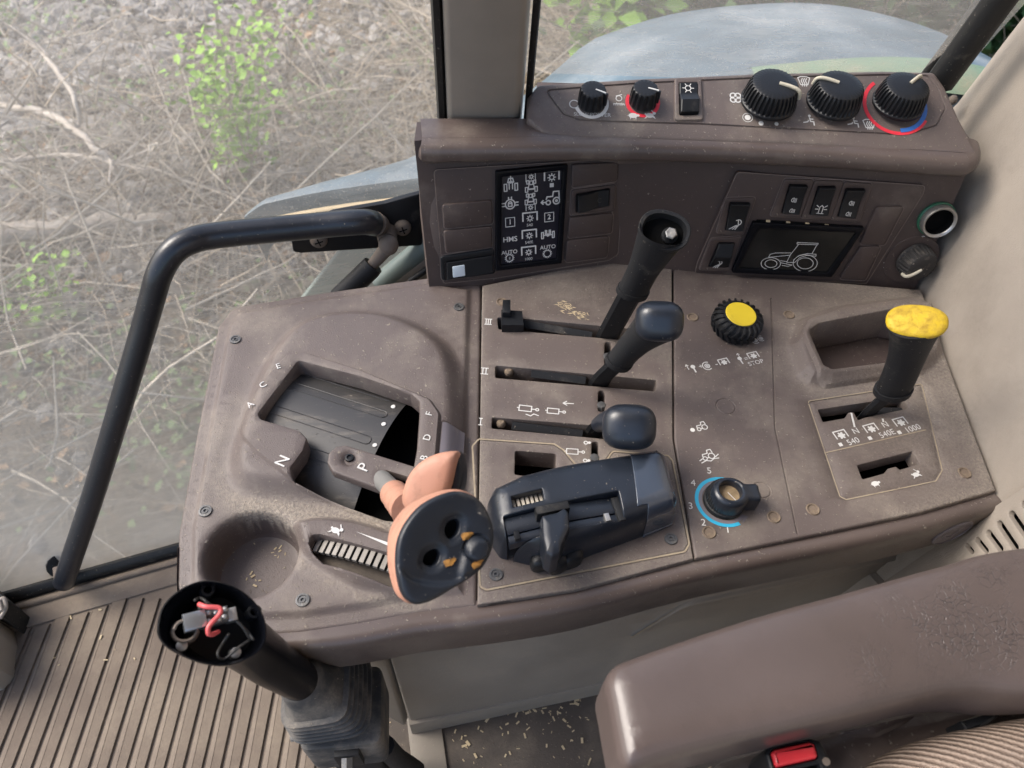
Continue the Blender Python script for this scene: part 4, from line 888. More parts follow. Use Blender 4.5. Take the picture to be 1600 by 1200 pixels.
# depth control dial with blue ring
DD = thing('depth_dial', 'black pointer dial with dusty hollow top in a light blue ring numbered 1 to 5', 'rotary dial', P(1130, 784))
for r0, r1, a0, a1, mk, h in ((.0186, .0213, 60, 296, 'cyan', .0004), (.0160, .0186, 80, 320, 'label', .0004)):
    G = F0.at(1130, 784); o = arc(0, 0, r1, a0, a1, 34); i_ = arc(0, 0, r0, a0, a1, 34)[::-1]; n = len(o)
    mesh('printed_ring', [G.w(*q, h) for q in o+i_], [(k, k+1, 2*n-2-k, 2*n-1-k) for k in range(n-1)], M[mk], DD, 180)
G = F0.at(1130, 784); V, Fc = fillp(G, [(.0112, -.0180), (.0163, -.0125), (.0125, -.0108)], .0005); mesh('arrow_tip', V, Fc, M['label'], DD, 180)
V, Fc = lathe(G, [(.0152, 0), (.0152, .0040), (.0145, .0048), (.0138, .0115), (.0130, .0125)], 120, lambda i, a: 1-.05*(i == 2 or i == 3)*(.5-.5*math.cos(40*a))); mesh('ribbed_base', V, Fc, M['rubber'], DD, 40)
G2 = F0.at(1137, 778, .017)
G2 = Frame(P(1138, 777, .010), (1, .04, 0), (-.04, 1, 0))
o = [(.0136*math.cos(a), .0126*math.sin(a)) for a in np.linspace(.6, 2*math.pi-.6, 30)] + [(.0205, -.0072), (.0220, -.005), (.0220, .0052), (.0205, .0072)]
o = ccw(o); hole = circ(-.0005, .0005, .0080, 30)
relief('pointer_grip', G2.sub(0, 0, .010), rnd(o, .0015, 3), M['satin'], DD, feats=[(circ(0, 0, .0125, 30), [(-.004, -.0015), (0, -.0008), (.003, 0)])], holes=[(hole, .002, .008)], edge=.0030, depth=.013, step=.02, ds=.003)
V, Fc = lathe(G2.sub(-.0005, .0005, .003), [(.0082, 0), (.005, -.0008), (.001, -.001)], 24); mesh('dust_fill', V, Fc, mat('packed_dust', (.27, .20, .12), .95, .1, (.10, .075, .05), .5, 200), DD)
V, Fc = join(ribbon(G2, [[(-.001, .0015), (.004, -.006)]], .0005, .0042)); mesh('straw', V, Fc, M['white'], DD, 180)
for px, s in (((1108, 736), '5'), ((1083, 755), '4'), ((1079, 791), '3'), ((1099, 817), '2'), ((1137, 828), '1')): text('scale_number', F0, px, s, .0078, M['white'], DD, -.05)

# ---- levers
def lever(name, label, cat, base): return thing(name, label, cat, base)
def flatbar(path, a, b, mk, t, name='shaft', side=None):
    V, Fc = tube(spline(path, 4), 1.0, 8, True, (a, b), side); return mesh(name, V, Fc, M[mk], t, 30)
# slot one: knob lying low
L1 = lever('lever', 'short black lever with rounded square knob in the lowest slot I', 'lever', P(930, 672))
flatbar([P(922, 684, -.02), P(938, 664, .006), P(952, 655, .022)], .0085, .0028, 'rubber', L1, side=(1, 0, 0))
V, Fc = tube(spline([P(934, 664, .010), P(950, 658, .024), P(972, 664, .034)], 4), [.0060, .0075, .0095, .0125], 16); mesh('neck', V, Fc, M['satin'], L1, 50)
kc = P(983, 667, .048)
def knob(t, c, hw, hh, hd, tip, mk='satin'):
    v = np.array([0, 0, CAMH])-c; v /= np.linalg.norm(v); n = v*(1-tip[2])+np.array([tip[0], tip[1], .0]); n /= np.linalg.norm(n)
    u = np.array([1, 0, 0])-n*n[0]; u /= np.linalg.norm(u); w_ = np.cross(n, u)
    V, Fc = sellip(c, [u*hw, w_*hh, n*hd], .70, 40, 24); return mesh('knob', V, Fc, M[mk], t, 180)
knob(L1, kc, .0195, .0165, .0150, (.0, -.1, 0))
# slot two
L2 = lever('lever', 'black lever with domed oval knob leaning out of the middle slot II', 'lever', P(935, 600))
flatbar([P(930, 612, -.03), P(940, 592, .008), P(960, 572, .028), P(975, 556, .042)], .0090, .0032, 'rubber', L2, side=(1, 0, 0))
path = spline([P(966, 566, .034), P(984, 545, .052), P(1006, 524, .070), P(1026, 508, .084)], 4)
V, Fc = tube(path, [.0108, .0112, .0125, .0150, .0172], 22, True, (1, .8)); mesh('grip', V, Fc, M['rubber'], L2, 50)
V, Fc = tube([path[0]-(path[1]-path[0])*.2, path[0]+(path[1]-path[0])*.8], .0118, 22, True, (1, .8)); mesh('collar', V, Fc, M['rubber'], L2, 40)
knob(L2, P(1030, 502, .088), .0178, .0148, .0140, (.05, -.25, 0))
# slot three: cap missing
L3 = lever('lever', 'tall black lever with open hollow top and bolt showing, in the top slot III', 'lever', P(960, 520))
flatbar([P(942, 540, -.03), P(952, 520, .006), P(975, 478, .045), P(992, 448, .070)], .0105, .0034, 'rubber', L3, side=(1, 0, 0))
p0, p1, p2, p3, p4 = P(988, 456, .062), P(1000, 432, .080), P(1018, 398, .105), P(1031, 374, .122), P(1038, 360, .132)
path = spline([p0, p1, p2, p3, p4], 4)
V, Fc = tube(path, [.0128, .0126, .0128, .0150, .0172, .0182, .0186], 28, False, (1, .72)); mesh('grip', V, Fc, M['rubber'], L3, 50)
V, Fc = tube([path[0]-(path[1]-path[0])*.3, path[0]+(path[1]-path[0])*.9], .0137, 24, True, (1, .74)); mesh('collar', V, Fc, M['rubber'], L3, 40)
d = (path[-1]-path[-3]); d /= np.linalg.norm(d)
vdir = np.array([0, 0, CAMH])-p4; vdir /= np.linalg.norm(vdir); d = d*.45+vdir*.75; d /= np.linalg.norm(d)
u = np.array([1, -.35, 0])-d*(np.array([1, -.35, 0])@d); u /= np.linalg.norm(u); GL = Frame(p4, u, np.cross(d, u))
def oval(F, a, b, h, n=36, e=.85): 
    f = lambda q: math.copysign(abs(q)**e, q); return [F.w(a*f(math.cos(2*math.pi*k/n)), b*f(math.sin(2*math.pi*k/n)), h) for k in range(n)]
V, Fc = loft([oval(GL, .0172, .0130, -.010), oval(GL, .0190, .0146, -.004), oval(GL, .0193, .0149, .000), oval(GL, .0186, .0142, .0012), oval(GL, .0164, .0120, .0010), oval(GL, .0156, .0112, -.002), oval(GL, .0140, .0098, -.016)], False, True); mesh('rim', V, Fc, M['rubber'], L3, 60)
V, Fc = loft([oval(GL, .0150, .0106, -.0072), oval(GL, .0020, .0020, -.0074)], False, True); mesh('hollow', V, Fc, M['void'], L3)
GB = GL.sub(.0052, -.0012, -.007)
V, Fc = lathe(GB, [(.0062, 0), (.0062, .003), (.0048, .0045), (.004, .0085)], 20); mesh('bushing', V, Fc, M['rubber'], L3, 40)
V, Fc = lathe(GB.sub(0, 0, .005), [(.0044, 0), (.0044, .004), (.0036, .0046)], 6); mesh('bolt', V, Fc, M['steel'], L3, 20)
# block at the end of slot III
SB = lever('slot_stop', 'angular black plastic stop block at the end of slot III', 'stop block', P(800, 500))
b4 = F0.t([(784, 514), (818, 514), (816, 492), (783, 490)], .004); G = F0
V, Fc = loft([[F0.w(*q, -.006) for q in ccw(b4)], [F0.w(*q, .007) for q in ccw(b4)], [F0.w(q[0]*.985+.015*b4[0][0], q[1], .009) for q in ccw(b4)]]); mesh('block', V, Fc, M['black'], SB, 20)
V, Fc = boxF(F0.at(791, 494, .004), -.0035, .0035, -.006, .010, 0, .011, .0008); mesh('raised_lug', V, Fc, M['black'], SB)
# power take-off lever
L4 = lever('lever', 'black lever with worn yellow cap standing in the speed slot beside the storage tray', 'lever', P(1365, 640))
flatbar([P(1350, 655, -.02), P(1362, 640, .004), P(1382, 622, .018), P(1398, 606, .030)], .0085, .0032, 'rubber', L4, side=(1, .3, 0))
path = spline([P(1394, 612, .026), P(1406, 586, .048), P(1419, 552, .074), P(1428, 522, .096), P(1432, 507, .106)], 4)
V, Fc = tube(path, [.0132, .0134, .0134, .0140, .0156, .0178, .0190], 28, True, (1, .72)); mesh('grip', V, Fc, M['rubber'], L4, 50)
V, Fc = tube([path[0], path[1]], .0148, 24, True, (1, .74)); mesh('collar', V, Fc, M['rubber'], L4, 40)
pc = P(1432, 503, .108); d = path[-1]-path[-3]; d /= np.linalg.norm(d); vdir = np.array([0, 0, CAMH])-pc; vdir /= np.linalg.norm(vdir)
dd = d*.75+vdir*.45; dd /= np.linalg.norm(dd); ur = np.array([1, -.30, 0]); u = ur-dd*(ur@dd); u /= np.linalg.norm(u); GY = Frame(pc, u, np.cross(dd, u))
V, Fc = loft([oval(GY, .0182, .0118, -.004), oval(GY, .0196, .0128, -.001), oval(GY, .0199, .0131, .001), oval(GY, .0190, .0124, .0025), oval(GY, .0164, .0106, .0036), oval(GY, .0100, .0066, .0043), oval(GY, .003, .002, .0046)]); mesh('cap', V, Fc, M['yellow'], L4, 60)
# rocking saddle in the slot
V, Fc = boxF(F0.at(1368, 646, -.006), -.008, .022, -.006, .004, 0, .004, .001); mesh('slot_link', V, Fc, M['rubber'], L4)

# ---- gear lever with salmon grip
GLV = lever('gear_lever', 'gear lever with worn salmon pink grip and dark oval button face', 'gear lever', P(600, 760))
sh = [P(584, 737, -.004), P(604, 757, .020), P(626, 778, .044)]
V, Fc = tube(spline([P(572, 728, -.02)]+sh, 4), [.0070, .0074, .0072, .0068], 18); mesh('shaft', V, Fc, M['steel'] if False else mat('worn_grey_shaft', (.17, .165, .155), .5, .4, (.32, .30, .27), .4, 60), GLV, 60)
nk = spline([P(616, 772, .036), P(627, 785, .052), P(640, 797, .066)], 3)
V, Fc = tube(nk, [.0098, .0092, .0102, .0098, .0108, .0104, .0118], 22); mesh('neck', V, Fc, M['salmon'], GLV, 60)
fc = P(698, 853, .128); vdir = np.array([0, 0, CAMH])-fc; vdir /= np.linalg.norm(vdir)
n = vdir+np.array([.34, -.10, 0]); n /= np.linalg.norm(n); u = np.array([1, 0, 0])-n*n[0]; u /= np.linalg.norm(u); GF = Frame(fc, u, np.cross(n, u))
face = ccw(GF.t(spline([(624, 842), (638, 814), (661, 789), (694, 772), (722, 768), (748, 779), (764, 800), (773, 829), (770, 861), (754, 887), (727, 907), (700, 923), (674, 938), (648, 944), (631, 932), (623, 907), (620, 875)], 3, True)))
hA = ccw(GF.t(spline([(698, 832), (702, 818), (714, 812), (721, 818), (718, 834), (706, 843)], 3, True))); hB = ccw(GF.t(spline([(664, 880), (668, 866), (682, 859), (690, 866), (686, 880), (676, 886)], 3, True)))
bt = circ(*GF.uv(746, 857), .0068, 24); swl = ccw(GF.t(spline([(716, 905), (722, 868), (738, 842), (758, 838), (768, 850), (764, 872), (744, 895)], 3, True)))
lipf = ccw(GF.t(spline([(622, 885), (645, 903), (690, 910), (735, 897), (758, 880), (778, 868), (760, 893), (730, 915), (702, 932), (674, 948), (645, 952), (622, 936), (612, 905)], 3, True)))
GFE = [(face, [(0, -.0012), (.0015, -.0002), (.003, 0)]), (face, ramp(.004, .016, -.0012, 4)), (swl, ramp(-.001, .0035, .0026, 4)), (bt, [(-.0014, 0), (0, -.0012), (.0006, .0004), (.0018, .0013), (.006, .0016)]), (offset(hA, -.0045), ramp(0, .0045, -.0020, 4)), (offset(hB, -.0045), ramp(0, .0045, -.0020, 4)), (lipf, ramp(-.001, .0025, .0030, 4))]
relief('button_face', GF, face, M['navy'], GLV, feats=GFE, holes=[(hA, .0008, .010), (hB, .0008, .010)], edge=.0012, depth=.006, step=.005, ds=.003)
V, Fc = fillp(GF, offset(face, .006), -.0085); mesh('button_cavity', V, Fc, M['void'], GLV)
for px, a in (((730, 838), .9), (((703, 879)), .4), ((743, 881), .0)):
    c = GF.uv(*px); pl = [(c[0]+.0030*math.cos(t)*(1+.25*math.sin(3*t+a)), c[1]+.0024*math.sin(t)*(1+.3*math.cos(2*t+a))+.0012*math.cos(t)) for t in np.linspace(0, 2*math.pi, 17)[:-1]]
    V, Fc = decal(GF, pl, c, face, .0012, GFE, .0007); mesh('worn_symbol', V, Fc, M['orange'], GLV, 180)
body = []
cF = np.mean(face, 0)
back = [(0.0, 1.0, 0), (-.0035, 1.035, 0), (-.010, 1.03, 0), (-.018, .96, .05), (-.026, .82, .16), (-.033, .60, .3), (-.037, .34, .4)]
tgt = np.array(GF.uv(650, 805))
for h, s, k in back:
    body.append([GF.w(*(cF*(1-k)+tgt*k+(np.array(q)-cF)*s), h-.0045) for q in face])
V, Fc = loft(body, False, True); mesh('grip', V, [f[::-1] for f in Fc], M['salmon'], GLV, 70)
# thumb fin
fb = P(672, 760, .092); vd2 = np.array([0, 0, CAMH])-fb; vd2 /= np.linalg.norm(vd2); n = vd2+np.array([-.30, -.15, 0]); n /= np.linalg.norm(n); u = np.array([1, 0, 0])-n*n[0]; u /= np.linalg.norm(u); GN = Frame(fb, u, np.cross(n, u))
fin = ccw(GN.t(spline([(630, 786), (634, 757), (645, 735), (663, 718), (686, 708), (708, 705), (716, 709), (712, 732), (702, 770), (680, 795), (650, 805)], 3, True)))
cf = np.mean(fin, 0); rings = []
for h, s in ((-.014, .80), (-.011, .93), (-.005, .99), (0, 1.0), (.003, .97), (.0055, .88), (.0068, .66), (.0073, .3)): rings.append([GN.w(*(cf+(np.array(q)-cf)*s), h) for q in fin])
V, Fc = loft(rings); mesh('thumb_rest', V, Fc, M['salmon'], GLV, 70)
fin2 = ccw(GN.t(spline([(712, 708), (720, 716), (724, 738), (720, 766), (704, 772), (696, 764), (704, 740)], 3, True), -.006))
V, Fc = prism(GN, fin2, -.016, -.001, .003, 3); mesh('thumb_rest_back', V, Fc, M['navy'], GLV, 60)

# ---- hitch control unit
HC = lever('hitch_control', 'black moulded hitch control unit with slider, ribbed wheel and smooth end cap', 'control unit', P(900, 820))
Z3 = .030
foot = ccw(F0.t(rnd([(760, 800), (768, 784), (812, 765), (872, 752), (970, 736), (1016, 728), (1034, 739), (1052, 806), (1047, 820), (999, 840), (921, 869), (878, 886), (838, 886), (781, 872), (766, 850)], 9)))
chan = ccw(F0.t(rnd([(786, 807), (965, 772), (975, 811), (795, 848)], 2), Z3)); win = ccw(F0.t(rnd([(798, 783), (846, 773), (849, 791), (801, 801)], 2), Z3*.82))
# body of the unit: walls lean in towards the top
capl = [F0.uv(968, 720), F0.uv(1000, 850)]
HK = [(0, 0), (.0008, .012), (.002, .0185), (.004, .0240), (.0065, .0275), (.0095, .0293), (.014, .0303), (.022, .0310)]
def hz(XY):
    x = (XY[:, 0]-F0.uv(770, 820)[0])/(F0.uv(1050, 780)[0]-F0.uv(770, 820)[0]); return .004*np.sin(np.clip(x, 0, 1)*math.pi*.9)
relief('housing', F0, foot, M['satin'], HC, feats=[(foot, HK)], holes=[(chan, .0008, .012), (win, .0006, .006)], edge=0, depth=.004, step=.006, zfun=hz, ang=60, ds=.003)
# drum strips in the channel
c1, c2 = np.array(F0.uv(790.5, 827.5, Z3)), np.array(F0.uv(970, 791.5, Z3)); cu = (c2-c1)/np.linalg.norm(c2-c1); cv = np.array([-cu[1], cu[0]]); Lc = np.linalg.norm(c2-c1)
GC = Frame(F0.w(*c1, 0), (*cu, 0), (*cv, 0))
def strip(v0, v1, h0, x0, x1, name, mk='satin'):
    rings = []
    for k in range(13):
        x = x0+(x1-x0)*k/12; z = h0+.0035*math.sin(math.pi*(x/Lc)); rings.append([GC.w(x, v0, z-.008), GC.w(x, v0, z-.0004), GC.w(x, v0+.0006, z), GC.w(x, v1-.0006, z), GC.w(x, v1, z-.0004), GC.w(x, v1, z-.008)])
    V, Fc = loft(rings); mesh(name, V, Fc, M[mk], HC, 40)
hw = np.linalg.norm(np.array(F0.uv(786, 807, Z3))-np.array(F0.uv(795, 848, Z3)))/2
strip(-hw*.28, hw*.96, .0270, .0006, Lc*.955, 'slide_drum'); strip(-hw*.96, -hw*.36, .0264, .0006, Lc*.95, 'slide_strip')
for px in ((808, 836), (949, 808)):
    V, Fc = boxF(Frame(P(*px, .0305), (*cu, 0), (*cv, 0)), -.0018, .0018, -.0030, .0030, -.004, .0005, .0004); mesh('slide_stop', V, Fc, M['steel'] if px[0] > 900 else M['rubber'], HC)
V, Fc = boxF(Frame(P(968, 793, .0315), (*cu, 0), (*cv, 0)), -.003, .002, -hw*.9, hw*.95, -.008, -.0015, .0006); mesh('dusty_end_bar', V, Fc, M['rubber'], HC)
wc = np.array(F0.uv(823, 787, .0235)); GWh = Frame(F0.w(*wc, 0), (*cu, 0), (*cv, 0))
for k in range(9):
    x = -.0135+k*.0033; V, Fc = boxF(GWh, x, x+.0021, -.0058, .0052, .012, .0262-.00008*(k-4)**2, .0004); mesh('wheel_rib', V, Fc, mat('bone_ribs', (.55, .50, .42), .5, .4, (.2, .17, .13), .3, 150) if k == 0 else bpy.data.materials['bone_ribs'], HC)
V, Fc = boxF(GWh, -.0150, .0165, -.0060, .0056, .010, .0225); mesh('wheel_core', V, Fc, M['void'], HC)
# end cap, a little proud of the housing
capf = ccw(F0.t([(973, 733), (1016, 726), (1036, 737), (1055, 806), (1049, 822), (1004, 842), (1000, 822), (984, 826)]))
relief('end_cap', F0, capf, mat('smooth_black_sky_sheen', (.040, .052, .074), .20, .65, DUST, .03, 40, coat=.6), HC, feats=[(offset(foot, -.0006), [(d, h+.0009) for d, h in HK])], edge=.0006, depth=.002, step=.006, zfun=hz, ang=60, ds=.003)  # black cap: its blue-grey base colour has the sky reflection painted in
# slider arm
SA = [(846, 800, .032), (854, 800, .040), (880, 795, .041), (884, 800, .036)]
top = [(846, 806), (872, 800), (882, 793), (888, 800), (890, 824), (877, 852), (874, 866), (862, 870), (853, 864), (848, 842)]
ar = ccw(F0.t(rnd(top, 4), .042)); ca = np.mean(ar, 0)
rings = [[F0.w(*(ca+(np.array(q)-ca)*s), z) for q in ar] for s, z in ((1.06, .020), (1.04, .036), (1.01, .0405), (.95, .0425), (.88, .0432), (.4, .0438))]
V, Fc = loft(rings); mesh('slider_arm', V, Fc, M['satin'], HC, 50)
V, Fc = boxF(Frame(P(862, 795, .038), (*cu, 0), (*cv, 0)), -.011, .012, -.003, .003, -.01, .002, .0007); mesh('slider_shoe', V, Fc, M['rubber'], HC)
for x, y, w_ in ((848, 876, .009), (872, 880, .0075), (893, 872, .008)):
    V, Fc = sellip(P(x, y, .008), [(w_, .003, 0), (-.001, .006, 0), (0, 0, .0085)], .7, 18, 10); mesh('end_catch', V, Fc, M['black'], HC, 60)
# ================================================================== CAB AROUND THE CONSOLE
FLZ = -.365
s0_, s1_ = P(30, 942, FLZ), P(275, 872, FLZ); sy_ = lambda x: s0_[1]+(s1_[1]-s0_[1])/(s1_[0]-s0_[0])*(x-s0_[0])+.014
V, Fc = prism(F0, [(-1.1, -1.3), (.60, -1.3), (.60, .46), (-.12, .46), (-.20, sy_(-.20)), (-1.1, sy_(-1.1))], FLZ-.02, FLZ); floor = mesh('cab_floor', V, Fc, M['darkfloor'], kind='structure')
# side panel below the console
SPn = thing('side_panel', 'scuffed grey side panel under the console apron, down to the floor', 'side panel', (.1, .25, FLZ))
qa, qb = np.array(P(641, 1128, -.335)[:2]), np.array([.43, P(641, 1128, -.335)[1]+.108]); ud = (qb-qa)/np.linalg.norm(qb-qa)
FS = Frame((*qa, FLZ), (*ud, 0), (0, 0, 1)); Ls = np.linalg.norm(qb-qa)
cre = FS.t([(1076, 934), (1060, 942), (985, 990)])
relief('panel_sheet', FS, [(0, .030), (Ls, .030), (Ls, .316), (-.004, .316)], M['greyside'], SPn, feats=[([cre[0], cre[1], cre[2], (cre[2][0]+.004, cre[2][1]), (cre[1][0]+.004, cre[1][1]-.002), (Ls, cre[0][1]-.004), (Ls, cre[0][1])][::1], ramp(-.002, .002, .003, 3))], edge=.003, depth=.012, step=.02, zfun=lambda q: .003*np.sin(q[:, 0]*9)+.002*np.sin(q[:, 1]*21+q[:, 0]*7))
V, Fc = prism(Frame((*qa, FLZ), (*ud, 0), (0, 0, 1)), [(-.001, .0), (Ls, .0), (Ls, .040), (-.001, .040)], -.01, .006, .002); mesh('foot_strip', V, Fc, M['greyside'], SPn, 40)
V, Fc = join(ribbon(FS, [cre], .0022, .0038)); mesh('worn_crease', V, Fc, M['dustline'], SPn, 180)
FL = Frame((*qa, FLZ), (.80, -.60, 0), (0, 0, 1)); FL = Frame((qa[0]-.004, qa[1], FLZ), (.86, -.22, 0), (0, 0, 1))
V, Fc = prism(FL, [(-.16, .20), (-.045, .055), (-.0035, .008), (-.0035, .300), (-.16, .300)], -.01, 0, .003); mesh('corner_sheet', V, Fc, M['greyside'], SPn, 40)
# ribbed rubber mat in the footwell
GLZ = FLZ+.006
MT = thing('floor_mat', 'brown rubber floor mat with long parallel ribs in the footwell', 'floor mat', P(250, 1050, GLZ))
s0, s1 = P(30, 942, GLZ), P(275, 872, GLZ); sdir = (s1-s0)/np.linalg.norm(s1-s0); sillY = lambda x: s0[1]+(s1[1]-s0[1])/(s1[0]-s0[0])*(x-s0[0])
xr = P(480, 1180, GLZ)[0]
V, Fc = prism(F0.sub(0, 0, 0), [(-.62, sillY(-.62)+.006), (-.62, -.2), (xr+.02, -.2), (xr+.02, .40), (-.33, sillY(-.33)+.006)], FLZ+.001, GLZ-.0020, .0005); mesh('mat_base', V, Fc, M['mat'], MT, 40)
gx = [P(px, py, GLZ)[0] for px, py in ((110.5, 966), (140, 955), (170, 943), (201, 935), (230, 924), (258, 916))]; pit = (gx[-1]-gx[0])/5
rib = None
xs = np.arange(gx[0]-3*pit, xr+pit*.2, pit)
for i, x in enumerate(xs):
    ye = sillY(min(x+pit/2, -.30))-.040-(.004*math.sin(i*2.3)); ye = min(ye, .335)
    V, Fc = prism(F0, rnd([(x+.0013, -.2), (x+pit-.0013, -.2), (x+pit-.0013, ye+pit*.35), (x+.0013, ye)], .0005), GLZ-.005, GLZ+.0008*math.sin(i*3.1)*.4, .0012, 2); mesh('rib', V, Fc, M['mat'], MT, 40)
V, Fc = prism(F0, [(-.62, sillY(-.62)+.004), (-.62, sillY(-.62)-.036), (-.33, sillY(-.33)-.036), (-.20, .352), (-.20, .40), (-.33, sillY(-.33)+.004)], GLZ-.005, GLZ+.001, .002); mesh('mat_border', V, Fc, M['mat'], MT, 40)
crumbs('floor_crumbs', [((.03, .20), (.09, .03)), ((.06, .16), (.10, .04)), ((.0, .14), (.06, .05)), ((.1, .225), (.06, .008))], None, lambda p: FLZ+.0006, 230, .0004, .0018)
crumbs('mat_straw', [((-.32, .20), (.10, .06)), ((-.42, .28), (.06, .03))], None, lambda p: GLZ+.0008, 12, .0005, .0018)
# metal strip joining the dark floor
V, Fc = boxF(Frame((*P(668, 1165, FLZ)[:2], FLZ), (ud[0], ud[1], 0), (-ud[1], ud[0], 0)), -.018, .017, -.12, .034, 0, .004, .001); o = mesh('floor_strip', V, Fc, M['greyside'], None, 40); o['label'] = 'narrow grey metal strip on the dark floor at the panel corner'; o['category'] = 'metal strip'

# ---- side window: a bowed sheet of glass, the seal at its foot
def yglass(x, z):
    yb = sillY(x)+.012; ym = .612+.24*(x+.12)
    if z < .02:
        t = (z-FLZ)/(.02-FLZ); return yb+(ym-yb)*(1-(1-t)**1.6)
    return ym-.36*(z-.02)-.05*(z-.02)**2+.02*math.sin(min(1, (z-.02)/.1)*1.57)
GM = bpy.data.materials.new('dirty_glass'); GM.use_nodes = True; t = GM.node_tree; t.nodes.clear(); N, L = t.nodes, t.links
tc = N.new('ShaderNodeTexCoord')
def nz(s, d=6, r=.6, vec=None):
    n = N.new('ShaderNodeTexNoise'); n.inputs['Scale'].default_value = s; n.inputs['Detail'].default_value = d; n.inputs['Roughness'].default_value = r; L.new(vec or tc.outputs['Object'], n.inputs['Vector']); return n.outputs[0]
def mr(src, a, b, lo, hi):
    r = N.new('ShaderNodeMapRange'); r.inputs[1].default_value = a; r.inputs[2].default_value = b; r.inputs[3].default_value = lo; r.inputs[4].default_value = hi; L.new(src, r.inputs[0]); return r.outputs[0]
def mth(op, a, b):
    q = N.new('ShaderNodeMath'); q.operation = op; q.use_clamp = True
    for i, x in enumerate((a, b)):
        if isinstance(x, (int, float)): q.inputs[i].default_value = x
        else: L.new(x, q.inputs[i])
    return q.outputs[0]
at = N.new('ShaderNodeAttribute'); at.attribute_name = 'dust'
mpg = N.new('ShaderNodeMapping'); mpg.inputs['Rotation'].default_value = (0, .35, 0); mpg.inputs['Scale'].default_value = (25, 60, 160); L.new(tc.outputs['Object'], mpg.inputs[0])
film = mth('ADD', mr(nz(7), .3, .75, .17, .27), mr(nz(1.0, 4, .6, mpg.outputs[0]), .42, .75, 0, .12))
spk = mr(nz(420, 2, .5), .66, .72, 0, .45); film = mth('ADD', film, mth('MULTIPLY', at.outputs['Fac'], mr(nz(16), .3, .7, .7, 1.0))); film = mth('MAXIMUM', film, spk)
tr = N.new('ShaderNodeBsdfTransparent'); df = N.new('ShaderNodeBsdfDiffuse'); df.inputs['Color'].default_value = (.64, .59, .52, 1); tl = N.new('ShaderNodeBsdfTranslucent'); tl.inputs['Color'].default_value = (.68, .63, .56, 1)
m1 = N.new('ShaderNodeMixShader'); m1.inputs[0].default_value = .55; L.new(df.outputs[0], m1.inputs[1]); L.new(tl.outputs[0], m1.inputs[2])
m2 = N.new('ShaderNodeMixShader'); L.new(film, m2.inputs[0]); L.new(tr.outputs[0], m2.inputs[1]); L.new(m1.outputs[0], m2.inputs[2])
gl = N.new('ShaderNodeBsdfGlossy'); gl.inputs['Roughness'].default_value = .03; fr = N.new('ShaderNodeFresnel'); fr.inputs['IOR'].default_value = 1.45
m3 = N.new('ShaderNodeMixShader'); L.new(mth('MULTIPLY', fr.outputs[0], .55), m3.inputs[0]); L.new(m2.outputs[0], m3.inputs[1]); L.new(gl.outputs[0], m3.inputs[2])
ou = N.new('ShaderNodeOutputMaterial'); L.new(m3.outputs[0], ou.inputs['Surface'])
def pane(name, label, xs, zs, yf, dust):
    t = thing(name, label, 'window', (float(xs[0]), yf(xs[0], zs[0]), float(zs[0])))
    V = [(x, yf(x, z), z) for z in zs for x in xs]; n = len(xs)
    Fc = [(j*n+i, j*n+i+1, (j+1)*n+i+1, (j+1)*n+i) for j in range(len(zs)-1) for i in range(n-1)]
    mesh('pane', V, Fc, GM, t, 180, dust=[dust(x, z) for x, y, z in V]); return t
sw = pane('side_window', 'dusty bowed side window with gravel and brushwood outside', np.linspace(-1.1, -.052, 24), np.linspace(FLZ+.004, .85, 30), yglass, lambda x, z: .58*max(0, min(1, (.03-z)/.34))**1.15)
# rubber along the foot of the glass
pt = [(x, yglass(x, FLZ)-.004, FLZ+.012) for x in np.linspace(-1.1, -.18, 20)]
V, Fc = tube(pt, .0085, 8, True, (1.2, .8)); mesh('bottom_seal', V, Fc, M['seal'], sw, 60)
V, Fc = tube([(x, y-.014, z-.004) for x, y, z in pt], .0045, 6); mesh('dirt_bead', V, Fc, M['mat'], sw, 60)
# door post
PT = thing('door_post', 'taupe painted upright post between the two windows', 'post', P(750, 190, .12))
b0, b1, t0, t1 = Py(698, 192, .578), Py(812, 192, .578), Py(690, 0, .525), Py(826, 0, .525)
ext = lambda a, b, k: a+(b-a)*k
rings = []
for k in (-.6, 0, 1, 2, 4.6):
    a, b = ext(b0, t0, k), ext(b1, t1, k); r = .006
    rings.append([(a[0], a[1]+.05, a[2]), (a[0], a[1]+r, a[2]), (a[0]+r*.3, a[1]+r*.3, a[2]), (a[0]+r, a[1], a[2]), (b[0]-r, b[1], b[2]), (b[0]-r*.3, b[1]+r*.3, b[2]), (b[0], b[1]+r, b[2]), (b[0]+.004, b[1]+.05, b[2])])
V, Fc = loft(rings); mesh('post_body', V, Fc, M['post'], PT, 50)
V, Fc = tube([ext(b0, t0, k)+np.array([-.0045, .012, 0]) for k in (-.6, 0, 1, 2, 4.6)], .0045, 6, True, (1, 1.6)); mesh('post_seal', V, Fc, M['seal'], PT, 60)
V, Fc = tube([ext(b1, t1, k)+np.array([.007, .018, 0]) for k in (-.6, 0, 1, 2, 4.6)], .003, 6); mesh('post_seal', V, Fc, M['seal'], PT, 60)
lean = (t0[1]-b0[1])/(t0[2]-b0[2])
rw = pane('rear_side_window', 'dusty window above the climate panel with the blue mudguard outside', np.linspace(.022, .440, 8), np.linspace(.115, .85, 12), lambda x, z: .674+lean*(z-.12), lambda x, z: .10)
